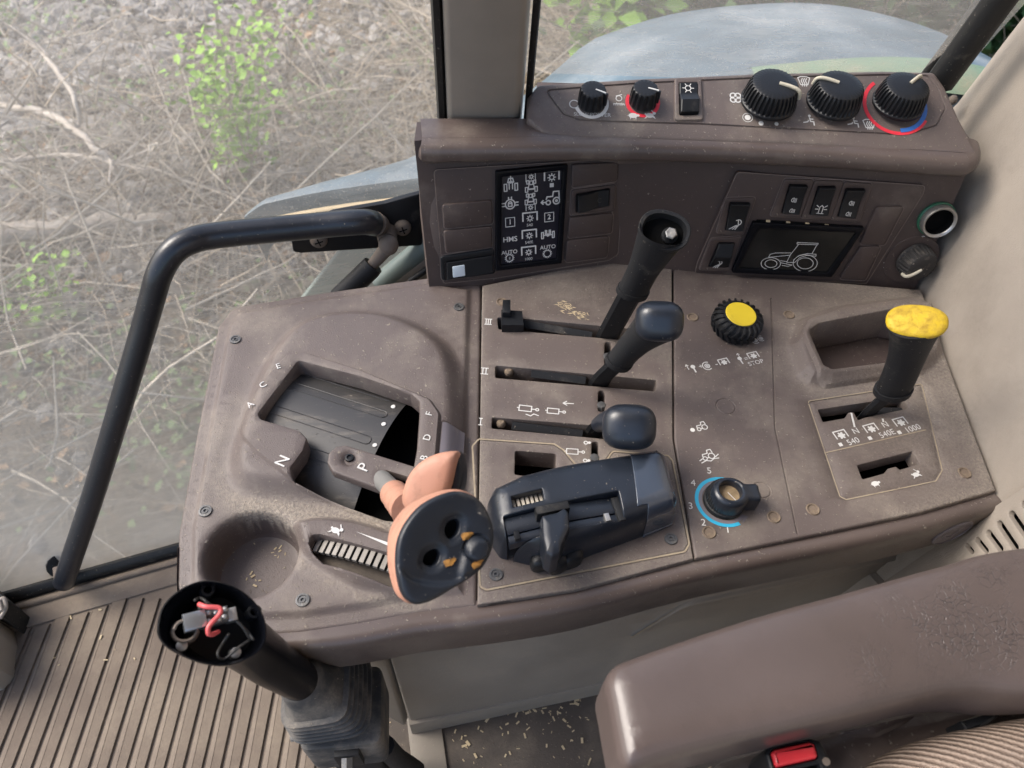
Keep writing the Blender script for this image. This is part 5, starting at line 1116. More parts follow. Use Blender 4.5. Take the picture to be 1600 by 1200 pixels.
# rear seal strip and rear trim wall
FWl = Frame((.412, .5, 0), (-.092, -1, 0), (.15, 0, 1))
s1_, s2_ = FWl.uv(1480, 152), FWl.uv(1600, 8); sdv = np.array(s2_)-np.array(s1_)
far = np.array(s1_)+sdv*((.9-s1_[1])/sdv[1])
caps = []
for (a, b, w_) in (((1573, 821), (1598, 858), 6.0), ((1556, 835), (1575, 860), 5.6), ((1539, 846), (1553, 863), 5), ((1523, 855), (1531, 864), 4), ((1592, 806), (1626, 856), 6.2), ((1612, 790), (1655, 850), 6.4)):
    a, b = np.array(FWl.uv(*a)), np.array(FWl.uv(*b)); d = (b-a)/np.linalg.norm(b-a); n = np.array([-d[1], d[0]]); r = w_*FWl.mpp(1575, 840)*.75
    caps.append([tuple(a+r*(-d*math.sin(t)+n*math.cos(t))) for t in np.linspace(0, math.pi, 7)] + [tuple(b+r*(d*math.sin(t)-n*math.cos(t))) for t in np.linspace(0, math.pi, 7)])
k1, k2, k3 = FWl.uv(1700, 690), FWl.uv(1600, 759), FWl.uv(1553, 790)
wall_out = [(s1_[0]-.02, -.42), (.9, -.42), (.9, .9), tuple(far), s2_, s1_, (s1_[0]-.02, s1_[1]-.05)]
fold = [FWl.uv(1530, 110), FWl.uv(1570, 200), FWl.uv(1640, 330)]
def wz(q):
    d = q[:, 0]-s1_[0]
    return -.012*np.exp(-np.maximum(0, d)/.03)+.006*np.exp(-((q[:, 0]-fold[1][0]-.25*(q[:, 1]-fold[1][1]))/.025)**2)+.002*np.sin(q[:, 1]*22)*np.sin(q[:, 0]*15)
RW = relief('rear_trim_wall', FWl, wall_out, M['beige'], None, feats=[([k1, k2, k3, FWl.uv(1380, 908), (s1_[0]-.1, -.5), (.9, -.5)], [(-.003, 0), (0, -.0015), (.004, .004), (.012, .006)])], holes=[(c, .001, .0035) for c in caps], edge=.004, depth=.03, step=.02, zfun=wz, kind='structure')
V, Fc = boxF(FWl.sub(0, 0, -.0045), .10, .45, -.15, .08, -.004, 0); mesh('vent_cavity', V, Fc, M['void'], RW)
SS = thing('window_seal', 'thick black rubber seal slanting up between rear window and beige trim', 'window seal', Px(1470, 125, .405))
for a, b, wd, hgt, x_ in (((1466, 132), (1578, -22), .014, .010, .402), ((1450, 118), (1555, -22), .0075, .012, .410)):
    p, q = FWl.hit(*a, .046-(x_-.402)), FWl.hit(*b, .046-(x_-.402)); V, Fc = tube([p, p+(q-p)*.5, q, p+(q-p)*4], wd, 10, True, (1, .7)); mesh('rubber_strip', V, Fc, M['seal'], SS, 60)
V, Fc = tube([FWl.hit(1480, 158, .008), FWl.hit(1490, 155, .012)], .003, 8); mesh('clip', V, Fc, M['steel'], SS)
V, Fc = sellip(FWl.hit(1489, 156, .012), [(.004, 0, 0), (0, .0045, 0), (0, 0, .0045)], 1, 10, 8); mesh('clip', V, Fc, M['rusty'], SS)
# ---- hand rail and its hinge plate
RL = thing('hand_rail', 'bent black tubular grab rail running down the side window to the floor', 'grab rail', Py(100, 905, .345))
rp_ = [Py(584, 349, .573), Py(560, 347, .562), Py(480, 354, .555), Py(345, 367, .535), Py(297, 377, .522), Py(268, 396, .511), Py(249, 428, .500), Py(238, 465, .491), Py(215, 545, .470), Py(150, 760, .400), Py(108, 885, .352), Py(100, 910, .345)]
V, Fc = tube(spline(rp_, 6), [.0123, .0123, .0122, .0120, .0118, .0116, .0114, .0112, .0110], 20); mesh('rail_tube', V, Fc, M['rail'], RL, 60)
V, Fc = tube([Py(584, 349, .573), Py(592, 352, .590)], [.0123, .0112], 18); mesh('rail_end', V, Fc, M['rusty'], RL, 60)
V, Fc = tube([Py(97, 885, .365), Py(99, 905, .352)], .0095, 14); mesh('rail_foot', V, Fc, M['rusty'], RL, 60)
V, Fc = tube([Py(92, 880, .378), Py(94, 884, .372)], .014, 14); mesh('rubber_grommet', V, Fc, M['seal'], RL, 60)
HP = thing('hinge_plate', 'black steel hinge plate with two dusty screws behind the rail end', 'hinge plate', Py(560, 370, .59))
hA_, hB_ = Py(470, 365, .578), Py(650, 352, .602); FH_ = Frame(hA_, hB_-hA_, (0, .12, 1))
V, Fc = prism(FH_, rnd(FH_.t([(454, 368), (458, 394), (470, 396), (660, 384), (664, 300), (600, 318), (520, 332), (456, 362)]), .004), -.006, 0, .0015); mesh('plate', V, Fc, M['black'], HP, 40)
for px in ((498, 374), (629, 355)):
    V, Fc = lathe(FH_.at(*px), [(.0088, 0), (.0088, .002), (.0075, .0045), (.004, .0062), (.001, .0064)], 20); mesh('screw', V, Fc, M['rusty'], HP, 50)
    G = FH_.at(*px)
    for a in (.3, 1.87): H = G.rot(a); V, Fc = boxF(H, -.0042, .0042, -.0006, .0006, .0050, .0066); mesh('screw_slot', V, Fc, M['void'], HP)
ST = thing('gas_strut', 'short gas strut with dusty ball joint hanging from the hinge plate', 'gas strut', Py(605, 380, .575))
V, Fc = tube([Py(604, 362, .596), Py(606, 378, .575)], [.011, .0095], 14); mesh('ball_stud', V, Fc, M['rusty'], ST, 60)
V, Fc = sellip(Py(607, 383, .568), [(.0100, 0, 0), (0, .0100, 0), (0, 0, .0105)], 1, 16, 10); mesh('ball_joint', V, Fc, M['rusty'], ST, 180)
V, Fc = tube([Py(604, 388, .568), Py(590, 405, .563), Py(578, 418, .56)], [.0075, .0065, .0055], 12); mesh('rod', V, Fc, M['rusty'], ST, 60)
V, Fc = tube([Py(583, 414, .562), Py(578, 420, .560), Py(530, 466, .545)], [.0108, .0112, .0112], 16); mesh('cylinder', V, Fc, M['rubber'], ST, 40)
# door frame edge seen between console and bank
DF = thing('frame_rail', 'beige window frame rail with dark joint slanting behind the console', 'frame rail', Py(640, 410, .60))
for a, b, c, d, r, mk in ((592, 445, 690, 365, .012, 'teal'), (610, 446, 700, 376, .010, 'post'), (622, 452, 705, 388, .012, 'post'), (640, 440, 700, 398, .0035, 'seal')):
    V, Fc = tube([Py(a, b, .592 if mk != 'seal' else .578), Py(c, d, .612 if mk != 'seal' else .596)], r, 8); mesh('frame_strip', V, Fc, M[mk], DF, 60)

# ---- low front corner: black frame and beige box
FCN = thing('front_corner_post', 'black corner frame above a beige padded box at the footwell edge', 'corner post', P(10, 950, -.33))
V, Fc = prism(F0, ccw(F0.t(rnd([(-110, 850), (-42, 889), (14, 938), (4, 966), (-14, 955), (-110, 905)], 4), -.31)), FLZ, -.31, .003); mesh('corner_frame', V, Fc, M['seal'], FCN, 40)
V, Fc = prism(F0, ccw(F0.t(rnd([(-130, 905), (-46, 938), (-20, 957), (-16, 980), (-24, 1030), (-40, 1050), (-130, 1076)], 8), -.30)), FLZ, -.30, .008, 3); mesh('padded_box', V, Fc, M['post'], FCN, 40)
V, Fc = tube(spline([P(2, 955, -.30), P(-1, 940, -.30), P(6, 935, -.30), P(9, 950, -.305), P(0, 966, -.31)], 4), .0022, 8); mesh('wire_loop', V, Fc, M['beige'], FCN, 60)

# ================================================================== ARMREST, SEAT, BUCKLE
AZ = .095
AR = thing('armrest', 'purple brown padded armrest with cracked vinyl and rounded worn edges', 'armrest', P(1200, 1050, AZ))
ao = F0.t(spline([(944, 1068), (957, 1043), (988, 1028), (1100, 988), (1250, 944), (1400, 903), (1470, 884), (1520, 868), (1570, 858), (1640, 852), (1760, 850), (1860, 900), (1880, 1010), (1800, 1070), (1680, 1080), (1600, 1080), (1540, 1073), (1480, 1078), (1420, 1094), (1330, 1118), (1220, 1145), (1120, 1168), (1040, 1190), (988, 1206), (968, 1192), (958, 1150), (950, 1105)], 3, True), AZ-.008)
def azf(q):
    c = np.array(F0.uv(1560, 1060, AZ)); return -.010*np.exp(-(((q-c)/np.array([.05, .022]))**2).sum(1))+.0008*np.sin(q[:, 0]*60+q[:, 1]*30)
crk = lambda XY, so_: np.clip((XY[:, 0]-.145)/.06, 0, 1)*np.clip(so_/.02, 0, 1)*np.clip(.25+(XY[:, 0]-.16)/.07-np.abs(XY[:, 1]-.10-.25*(XY[:, 0]-.15))/.07, 0, 1)
o = relief('armrest_pad', F0.sub(0, 0, AZ), ao, M['armrest'], AR, feats=[(ao, [(.0, -.0085), (.0006, -.0068), (.002, -.0048), (.0045, -.0026), (.008, -.0010), (.013, -.0002), (.018, 0)])], edge=.004, depth=.034, step=.008, zfun=azf, dust=crk, ang=70)
o.data.attributes['dust'].name = 'crack'
V, Fc = prism(F0, offset(ccw(ao), .012), AZ-.058, AZ-.030, .002); mesh('armrest_base', V, Fc, M['black'], AR, 40)
SE = thing('seat', 'tractor seat edge with woven striped fabric beside a brown plastic side cover', 'seat', P(1560, 1240, -.03))
cov = ccw(F0.t(rnd([(1080, 1230), (1130, 1186), (1290, 1140), (1440, 1102), (1560, 1085), (1700, 1090), (1760, 1160), (1540, 1160), (1470, 1200), (1420, 1290), (1080, 1340)], 14), .018))
relief('side_cover', F0.sub(0, 0, .018), cov, M['brown_gloss'], SE, feats=[(cov, [(0, -.012), (.004, -.005), (.010, -.001), (.02, 0)]), (ccw(F0.t(rnd([(1298, 1134), (1400, 1112), (1446, 1108), (1420, 1128), (1370, 1152), (1320, 1150)], 5), .018)), ramp(0, .008, .010, 4))], edge=.003, depth=.16, step=.012)
FB_ = bpy.data.materials.new('striped_fabric'); FB_.use_nodes = True; t = FB_.node_tree; N, L = t.nodes, t.links; b = N['Principled BSDF']; b.inputs['Roughness'].default_value = .95; b.inputs['Specular IOR Level'].default_value = .1
tc2 = N.new('ShaderNodeTexCoord'); mp2 = N.new('ShaderNodeMapping'); mp2.inputs['Rotation'].default_value = (0, 0, math.radians(-64)); L.new(tc2.outputs['Object'], mp2.inputs[0])
wv = N.new('ShaderNodeTexWave'); wv.inputs['Scale'].default_value = 80; wv.inputs['Distortion'].default_value = 1.2; wv.inputs['Detail'].default_value = 2; wv.inputs['Detail Scale'].default_value = 8; L.new(mp2.outputs[0], wv.inputs[0])
wv2 = N.new('ShaderNodeTexNoise'); wv2.inputs['Scale'].default_value = 900; L.new(tc2.outputs['Object'], wv2.inputs[0])
cr = N.new('ShaderNodeValToRGB'); cr.color_ramp.elements[0].color = (.20, .15, .12, 1); cr.color_ramp.elements[1].color = (.36, .285, .235, 1); cr.color_ramp.elements[0].position = .3; cr.color_ramp.elements[1].position = .75
ad = N.new('ShaderNodeMath'); ad.operation = 'ADD'; sb = N.new('ShaderNodeMath'); sb.operation = 'MULTIPLY_ADD'; sb.inputs[1].default_value = .7; sb.inputs[2].default_value = -.35; L.new(wv2.outputs[0], sb.inputs[0]); L.new(wv.outputs['Fac'], ad.inputs[0]); L.new(sb.outputs[0], ad.inputs[1]); L.new(ad.outputs[0], cr.inputs[0]); L.new(cr.outputs[0], b.inputs['Base Color'])
bp = N.new('ShaderNodeBump'); bp.inputs['Distance'].default_value = .0012; L.new(ad.outputs[0], bp.inputs['Height']); L.new(bp.outputs[0], b.inputs['Normal'])
cu_ = P(1640, 1262, .03); ua = P(1700, 1195, .03)-P(1500, 1235, .03); ua /= np.linalg.norm(ua); ub = np.array([-ua[1], ua[0], 0])
V, Fc = sellip(cu_+np.array([0, 0, -.03]), [ua*.105, ub*.046, np.array([0, 0, .062])], .6, 40, 20); mesh('cushion', V, Fc, FB_, SE, 180)
LB = ccw(F0.t(rnd([(1500, 1126), (1548, 1112), (1566, 1116), (1540, 1136), (1512, 1146)], 3), .035)); V, Fc = prism(F0, LB, .0, .035, .002); mesh('seat_catch', V, Fc, M['black'], SE, 40)
BK = thing('seat_belt_buckle', 'black seat belt buckle with bright red release button under the armrest', 'buckle', P(1250, 1200, .04))
bo = ccw(F0.t(rnd([(1195, 1178), (1201, 1165), (1268, 1152), (1284, 1156), (1299, 1184), (1304, 1240), (1290, 1280), (1222, 1290), (1212, 1240)], 7), .05)); bi_ = ccw(F0.t(rnd([(1203, 1177), (1208, 1170), (1264, 1158), (1273, 1162), (1279, 1182), (1276, 1187), (1214, 1201), (1209, 1197)], 4), .05)); sl_ = ccw(F0.t(rnd([(1216, 1208), (1280, 1194), (1284, 1203), (1219, 1217)], 2), .05))
relief('buckle_body', F0.sub(0, 0, .05), bo, M['black'], BK, holes=[(bi_, .0006, .006), (sl_, .0008, .006)], edge=.003, depth=.028, step=.02, ds=.003)
V, Fc = prism(F0, offset(bi_, .0006), .040, .0515, .002, 3); mesh('release_button', V, Fc, M['red'], BK, 50)
V, Fc = lathe(F0.at(1291, 1190, .05), [(.0022, 0), (.002, .0006), (.0005, .0006)], 12); mesh('rivet', V, Fc, M['rusty'], BK)

# ================================================================== JOYSTICK WITH ITS CAP OFF
JS = thing('joystick', 'black loader joystick with its cap off showing wires, on a square bellows boot', 'joystick', P(540, 1130, -.12))
jc = P(331, 974, .088); vdir = np.array([0, 0, CAMH])-jc; vdir /= np.linalg.norm(vdir); n = vdir+np.array([.05, .10, 0]); n /= np.linalg.norm(n); u = np.array([1, 0, 0])-n*n[0]; u /= np.linalg.norm(u); GJ = Frame(jc, u, np.cross(n, u))
jo = np.array(ccw(GJ.t(spline([(245, 982), (255, 945), (288, 917), (326, 907), (371, 919), (404, 948), (417, 985), (409, 1015), (384, 1032), (351, 1041), (312, 1036), (272, 1019), (252, 1003)], 5, True))))
jp = spline([jc, P(352, 985, .062), P(392, 1012, .030), P(428, 1038, .002), P(458, 1057, -.020), P(472, 1066, -.030)], 4)
rings = [[GJ.w(*q, 0) for q in jo]]; m_ = len(jo); ang = np.arctan2(jo[:, 1], jo[:, 0]); L_ = len(jp)
rings = []
for i, p in enumerate(jp[1:], 1):
    k = i/(L_-1); d = jp[min(i+1, L_-1)]-jp[i-1]; d = -d/np.linalg.norm(d); b_ = min(1, k*1.9); nn = n*(1-b_)+d*b_; nn /= np.linalg.norm(nn); uu = GJ.u-nn*(GJ.u@nn); uu /= np.linalg.norm(uu); vv = np.cross(nn, uu)
    s = 1-.62*min(1, (k/.62))**.8; r_ = .0128
    rings.append([p+uu*(q[0]*s*(1-b_)+b_*(r_+.010*(1-k)**2)*math.cos(a))+vv*(q[1]*s*(1-b_)+b_*(r_+.010*(1-k)**2)*math.sin(a)) for q, a in zip(jo, ang)])
rim = [[GJ.w(*(q*s), h) for q in jo] for s, h in ((.80, -.026), (.86, -.010), (.925, -.003), (.945, .0005), (.97, .0018), (.995, .001), (1.0, -.003))]
V, Fc = loft(rim+rings, False, True); mesh('handle_shell', V, Fc, M['gloss'], JS, 60)
V, Fc = fillp(GJ, [tuple(q*.81) for q in jo], -.024); mesh('shell_cavity', V, Fc, M['void'] if False else M['black'], JS)
jat = lambda px, py, h: GJ.hit(px, py, h)
G = GJ.at(289, 986, -.006)
coil = []
for k in range(56): a = k*.40; coil.append(G.w((.0072-.00003*k)*math.cos(a), (.0072-.00003*k)*math.sin(a)*.9, -.010+k*.00030))
V, Fc = tube(coil, .0009, 6); mesh('cable_coil', V, Fc, M['rusty'], JS, 60)
bx = GJ.at(306, 970, .000).rot(.32)
V, Fc = boxF(bx, -.0062, .0050, -.0046, .0046, -.012, .005, .0009); mesh('micro_switch', V, Fc, mat('plated_steel', (.55, .58, .60), .25, .5, metal=.85), JS, 40)
V, Fc = boxF(bx, .0045, .0165, -.0045, .0038, -.012, .0015, .001); mesh('switch_body', V, Fc, M['screw'], JS, 40)
for a, b in ((.0062, -.0022), (.0066, .002), (.0102, .001), (.0112, -.0026), (.0140, -.002), (.0148, .0018)): V, Fc = sellip(bx.w(a, b, .002), [(.0016, 0, 0), (0, .0014, 0), (0, 0, .002)], .8, 8, 6); mesh('solder_tag', V, Fc, M['steel'], JS, 180)
V, Fc = boxF(bx, .0155, .0205, -.0050, .0022, -.012, .0014, .0008); mesh('terminal', V, Fc, M['steel'], JS, 40)
V, Fc = tube(spline([jat(311, 944, .004), jat(322, 948, .008), jat(343, 950, .009), jat(343, 960, .009), jat(327, 978, .009), jat(326, 990, .008), jat(333, 991, .005), jat(341, 987, .000)], 5), .0013, 8); mesh('wire', V, Fc, M['wirered'], JS, 180)
for pts in ([(304, 938), (312, 934), (322, 940), (324, 950), (318, 960)], [(322, 940), (345, 955), (375, 975), (392, 1000)], [(358, 990), (348, 1005), (340, 1022), (350, 1030), (372, 1012), (393, 998)], [(310, 950), (330, 952), (360, 962), (385, 985), (396, 1000)]):
    V, Fc = tube(spline([jat(*p, .000-.003*(i % 2)) for i, p in enumerate(pts)], 5), .0008, 7); mesh('wire', V, Fc, M['wiregrey'], JS, 180)
for px in ((284, 1009), (368, 1020)):
    V, Fc = lathe(GJ.at(*px, -.008), [(.0036, -.01), (.0036, 0), (.0030, .0006)], 16); mesh('screw_post', V, Fc, M['black'], JS, 40)
    V, Fc = lathe(GJ.at(*px, -.007), [(.0030, 0), (.0028, .0018), (.001, .0024)], 14); mesh('screw', V, Fc, M['steel'], JS, 40)
for px in ((324, 923), (396, 957)):
    V, Fc = lathe(GJ.at(*px, -.010), [(.0040, -.01), (.0040, .004), (.0034, .0048), (.0022, .0048), (.0018, -.004)], 18); mesh('screw_post', V, Fc, M['black'], JS, 40)
    V, Fc = lathe(GJ.at(*px, -.010), [(.0018, .001), (.0002, .001)], 12); mesh('post_hole', V, Fc, M['void'], JS)
# bellows boot
def rsq(c, ax, ay, n=32, e=.42):
    f = lambda q: math.copysign(abs(q)**e, q); return [c+ax*f(math.cos(2*math.pi*k/n))+ay*f(math.sin(2*math.pi*k/n)) for k in range(n)]
ba, bb = P(466, 1062, -.026), P(521, 1093, -.086); bd = bb-ba; up_ = -bd/np.linalg.norm(bd)
upm = up_*.55+np.array([0, 0, 1])*.75; 
prof = [(0.0, .0128, 1.0), (.06, .0150, .95), (.28, .0172, .85), (.40, .0200, .6)]
s_ = .0205; k_ = .44
for j in range(6):
    prof += [(k_, s_, .45), (k_+.025, s_+.0034, .42), (k_+.058, s_+.0034, .42), (k_+.075, s_+.0004, .42)]; s_ += .0011; k_ += .092
rings = []
yaw = .10
for k, r, e in prof:
    c = ba+bd*k; nn = up_*(1-k)+np.array([-.15, .05, 1.0])*k; nn /= np.linalg.norm(nn); ux = np.array([math.cos(yaw), math.sin(yaw), 0]); ux = ux-nn*(ux@nn); ux /= np.linalg.norm(ux); uy = np.cross(nn, ux)
    rings.append(rsq(c, ux*r, uy*r, 40, e))
V, Fc = loft(rings); mesh('bellows_boot', V, [f[::-1] for f in Fc], M['boot'], JS, 40)
bc = P(535, 1110, -.100); Gb = Frame(bc, (math.cos(yaw), math.sin(yaw), 0), (-math.sin(yaw), math.cos(yaw), 0))
V, Fc = prism(Gb, rnd([(-.0285, -.027), (.0295, -.027), (.0295, .029), (-.0285, .029)], .008), -.050, .006, .003); mesh('base_box', V, Fc, M['boot'], JS, 40)
V, Fc = prism(Gb, rnd([(-.020, -.020), (.020, -.020), (.020, .020), (-.020, .020)], .008), FLZ-bc[2], -.045, .003); mesh('pedestal', V, Fc, M['rubber'], JS, 40)
V, Fc = boxF(Gb.sub(.004, -.0285, -.012), -.009, .009, -.003, .002, -.02, .012, .0012); mesh('clamp', V, Fc, M['rubber'], JS, 40)
V, Fc = tube([Gb.w(.004, -.031, -.006), Gb.w(.004, -.038, -.008)], .0045, 6); mesh('clamp_bolt', V, Fc, M['screw'], JS, 30)
LV_ = P(455, 1153, -.13); V, Fc = tube([LV_, P(485, 1150, -.13)], .0055, 8, True, (1, .5)); mesh('side_lever', V, Fc, M['rib'], JS, 50)
V, Fc = tube(spline([P(600, 1165, -.18), P(620, 1185, -.22), P(650, 1205, -.26)], 4), .009, 10); mesh('hose', V, Fc, M['rubber'], JS, 60)
# ================================================================== OUTSIDE
GZ = -1.65
def gh(x, y): return GZ+.05*np.sin(x*1.7+.6)*np.cos(y*1.3)+.035*np.sin(x*4.1+y*2.7)+.09*np.clip(y-2.2, 0, 4)
gxs, gys = np.linspace(-7, 7, 71), np.linspace(-5, 14, 95)
V = []; rr = rng.normal(0, .012, (len(gys), len(gxs)))
for j, y in enumerate(gys):
    for i, x in enumerate(gxs): V.append((x, y, float(gh(x, y))+rr[j, i]))
n = len(gxs); Fc = [(j*n+i, j*n+i+1, (j+1)*n+i+1, (j+1)*n+i) for j in range(len(gys)-1) for i in range(n-1)]
b = len(V); V += [(-150, -150, GZ-.3), (150, -150, GZ-.3), (150, 150, GZ+.2), (-150, 150, GZ+.2)]; Fc.append((b, b+1, b+2, b+3))
M['ground'] = mat('stony_ground', (.125, .100, .072), .95, .1, (.25, .215, .170), .55, 6, .02, 60, 0, var=.35)
mesh('ground', V, Fc, M['ground'], None, 180, kind='structure')
M['stone'] = mat('pale_stone', (.30, .285, .265), .9, .2, (.15, .13, .11), .4, 5, .01, 60, var=.4)
M['twig'] = mat('dry_twig', (.35, .295, .225), .9, .2, (.20, .16, .12), .4, 8, var=.4)
M['stonedark'] = mat('dark_stone', (.12, .108, .098), .9, .2, (.20, .18, .16), .4, 5, .01, 60, var=.4)
M['twigpale'] = mat('bleached_twig', (.45, .40, .33), .9, .2, (.30, .26, .22), .3, 8, var=.3)
M['twigbrown'] = mat('brown_twig', (.17, .125, .09), .9, .2, (.28, .22, .16), .4, 8, var=.4)
M['litter'] = mat('dead_leaf', (.30, .20, .12), .9, .2, (.42, .33, .24), .45, 5, var=.5)
M['bark'] = mat('pale_bark', (.40, .36, .31), .9, .2, (.17, .125, .09), .45, 7, .004, 50)
ico = []
ph = (1+5**.5)/2
iv = np.array([(-1, ph, 0), (1, ph, 0), (-1, -ph, 0), (1, -ph, 0), (0, -1, ph), (0, 1, ph), (0, -1, -ph), (0, 1, -ph), (ph, 0, -1), (ph, 0, 1), (-ph, 0, -1), (-ph, 0, 1)])/1.9
fi_ = [(0, 11, 5), (0, 5, 1), (0, 1, 7), (0, 7, 10), (0, 10, 11), (1, 5, 9), (5, 11, 4), (11, 10, 2), (10, 7, 6), (7, 1, 8), (3, 9, 4), (3, 4, 2), (3, 2, 6), (3, 6, 8), (3, 8, 9), (4, 9, 5), (2, 4, 11), (6, 2, 10), (8, 6, 7), (9, 8, 1)]
def stones(name, n, cx, cy, sx, sy, smin, smax, mk):
    V, Fc = [], []
    for k in range(n):
        x, y = cx+rng.normal(0, sx), cy+rng.normal(0, sy)
        if y < .9: continue
        s = smin+(smax-smin)*rng.random()**4; q = iv*(s*rng.uniform(.6, 1.3, 3))*(1+rng.normal(0, .12, (12, 1))); a = rng.uniform(0, 6.28); R2 = np.array([[math.cos(a), -math.sin(a)], [math.sin(a), math.cos(a)]]); q[:, :2] = q[:, :2]@R2; q[:, 2] *= .7
        q += (x, y, gh(x, y)+s*.25); b = len(V)*12; V.append(q); Fc += [(f[0]+b, f[1]+b, f[2]+b) for f in fi_]
    return mesh(name, np.concatenate(V), Fc, M[mk], None, 0, kind='stuff')
stones('gravel', 9000, -2.1, 3.7, .9, .8, .007, .060, 'stone')
stones('gravel', 1500, -1.9, 3.4, 1.1, .9, .012, .07, 'stonedark')
stones('gravel', 2200, -.9, 2.6, 1.0, .8, .006, .028, 'stone')
def sticks(name, n, cx, cy, sx, sy, lmin, lmax, r, mk, zmax=.35, stuff=True):
    V, Fc = [], []
    for k in range(n):
        x, y = cx+rng.normal(0, sx), cy+rng.normal(0, sy)
        if y < 1.0: continue
        L = rng.uniform(lmin, lmax); a = rng.uniform(0, 6.28); el = abs(rng.normal(.0, .45)); z0 = gh(x, y)+rng.uniform(0, zmax)**1.5
        p = np.array([x, y, z0]); d = np.array([math.cos(a)*math.cos(el), math.sin(a)*math.cos(el), math.sin(el)]); pts = [p]
        for j in range(4): d = d+rng.normal(0, .16, 3); d /= np.linalg.norm(d); p = p+d*L/4; pts.append(p)
        v, f = tube(pts, [r*rng.uniform(.6, 1.2), r*.3], 3, False); b = sum(len(q) for q in V[-0:]) if False else None
        V.append((v, f))
    v, f = join(V); return mesh(name, v, f, M[mk], None, 180, kind='stuff')
sticks('dry_brushwood', 520, -.9, 2.5, .8, .8, .2, .9, .0040, 'twig', .45)
sticks('dry_brushwood', 130, -1.3, 2.4, .9, .7, .3, 1.1, .0075, 'twigpale', .4)
sticks('dry_brushwood', 500, -1.0, 2.3, .9, .8, .1, .5, .0040, 'twigbrown', .2)
sticks('dry_brushwood', 900, .6, 3.2, .9, .8, .2, .9, .0035, 'twig', .7)
sticks('dry_brushwood', 260, -2.3, 2.4, .7, .8, .2, .9, .0045, 'twigpale', .35)
M['grassdry'] = mat('dry_grass', (.34, .29, .18), .9, .2, (.16, .18, .07), .4, 5)
sticks('fine_brush', 5200, -.9, 2.5, 1.0, .8, .10, .45, .0017, 'twigpale', .40)
sticks('dry_grass', 1800, -.6, 2.0, 1.0, .8, .06, .25, .0018, 'grassdry', .05)
sticks('dry_grass', 1800, .9, 3.6, 1.0, .9, .15, .5, .0022, 'grassdry', .15)
M['leaf'] = mat('fresh_leaf', (.20, .36, .045), .6, .3, (.28, .40, .06), .5, 8, var=.35)
M['leafdark'] = mat('dark_leaf', (.045, .095, .030), .7, .3, (.09, .14, .045), .4, 6, var=.4)
M['weed'] = mat('pale_weed', (.15, .23, .09), .7, .3, (.2, .22, .1), .5, 8, var=.35)
def branch(label, pxs, zs, r0, r1):
    pts = [P(px, py, z) for (px, py), z in zip(pxs, zs)]; pts = spline(pts, 5); pts = [np.array(p)+rng.normal(0, r0*.25, 3) for p in pts]
    t = thing('fallen_branch', label, 'branch', pts[0], 'dead branches on the stony ground'); V, Fc = tube(pts, [r0, r1], 7); mesh('limb', V, Fc, M['bark'], t, 60)
    for k in range(7):
        i = rng.integers(2, len(pts)-1); d = rng.normal(0, 1, 3); d[2] = abs(d[2])*.5; d /= np.linalg.norm(d); L = rng.uniform(.15, .5)
        V, Fc = tube([pts[i], pts[i]+d*L*.5+rng.normal(0, .03, 3), pts[i]+d*L], [r1*.6, r1*.2], 5); mesh('twig', V, Fc, M['bark'], t, 60)
g = GZ
branch('long pale dead branch arching down to the log', [(-40, 158), (57, 173), (109, 197), (149, 232), (171, 249), (188, 284), (201, 330)], [g+.15, g+.3, g+.38, g+.38, g+.35, g+.25, g+.06], .016, .011)
branch('thin straight dead branch lying level below the arched one', [(-30, 262), (9, 254), (88, 243), (168, 247)], [g+.22, g+.25, g+.3, g+.36], .013, .009)
branch('thin dead branch in the gravel above the arched one', [(40, 60), (57, 74), (88, 109), (118, 158), (123, 196)], [g+.4, g+.44, g+.48, g+.5, g+.42], .014, .009)
branch('crooked dead branch low beside the rail bend', [(360, 300), (420, 272), (480, 270), (560, 250)], [g+.1, g+.2, g+.22, g+.1], .008, .005)
LG = thing('log', 'pale weathered log lying across the ground behind the grab rail', 'log', P(150, 350, g+.05))
for a, b, r in (((-60, 378), (128, 352), .040), ((118, 350), (300, 338), .030)):
    p, q = P(*a, g+.13), P(*b, g+.13); V, Fc = tube([p+(q-p)*k+rng.normal(0, .006, 3) for k in np.linspace(0, 1, 9)], [r, r*1.1, r*.85], 12); V += rng.normal(0, .003, V.shape); mesh('trunk', V, Fc, M['bark'], LG, 60)
RK = thing('rock', 'pale flat grey rock lying on the gravel above the green shrub', 'rock', P(246, 92, g))
q = iv*np.array([.14, .12, .08]); o_ = P(246, 92, g+.12); mesh('rock_body', q*(1+rng.normal(0, .1, (12, 1)))+np.array(o_), fi_, M['stone'], RK, 20)
def leaves(cs, n, sc_, size, flat=.5):
    """n small folded leaves scattered round the points cs"""
    V, Fc = [], []
    for k in range(n):
        c = cs[rng.integers(len(cs))]+rng.normal(0, 1, 3)*np.array(sc_); a = rng.uniform(0, 6.28); d = np.array([math.cos(a), math.sin(a), rng.normal(-.1, .4)]); d /= np.linalg.norm(d); up2 = np.array([rng.normal(0, flat), rng.normal(0, flat), 1]); s_ = np.cross(d, up2); s_ /= np.linalg.norm(s_); nn = np.cross(s_, d); L = size*rng.uniform(.6, 1.25); w_ = L*.38
        b = len(V); V += [c, c+d*L*.4+s_*w_+nn*L*.08, c+d*L, c+d*L*.4-s_*w_+nn*L*.08, c+d*L*.45]; Fc += [(b, b+4, b+1), (b+1, b+4, b+2), (b+2, b+4, b+3), (b+3, b+4, b)]
    return np.array(V), Fc
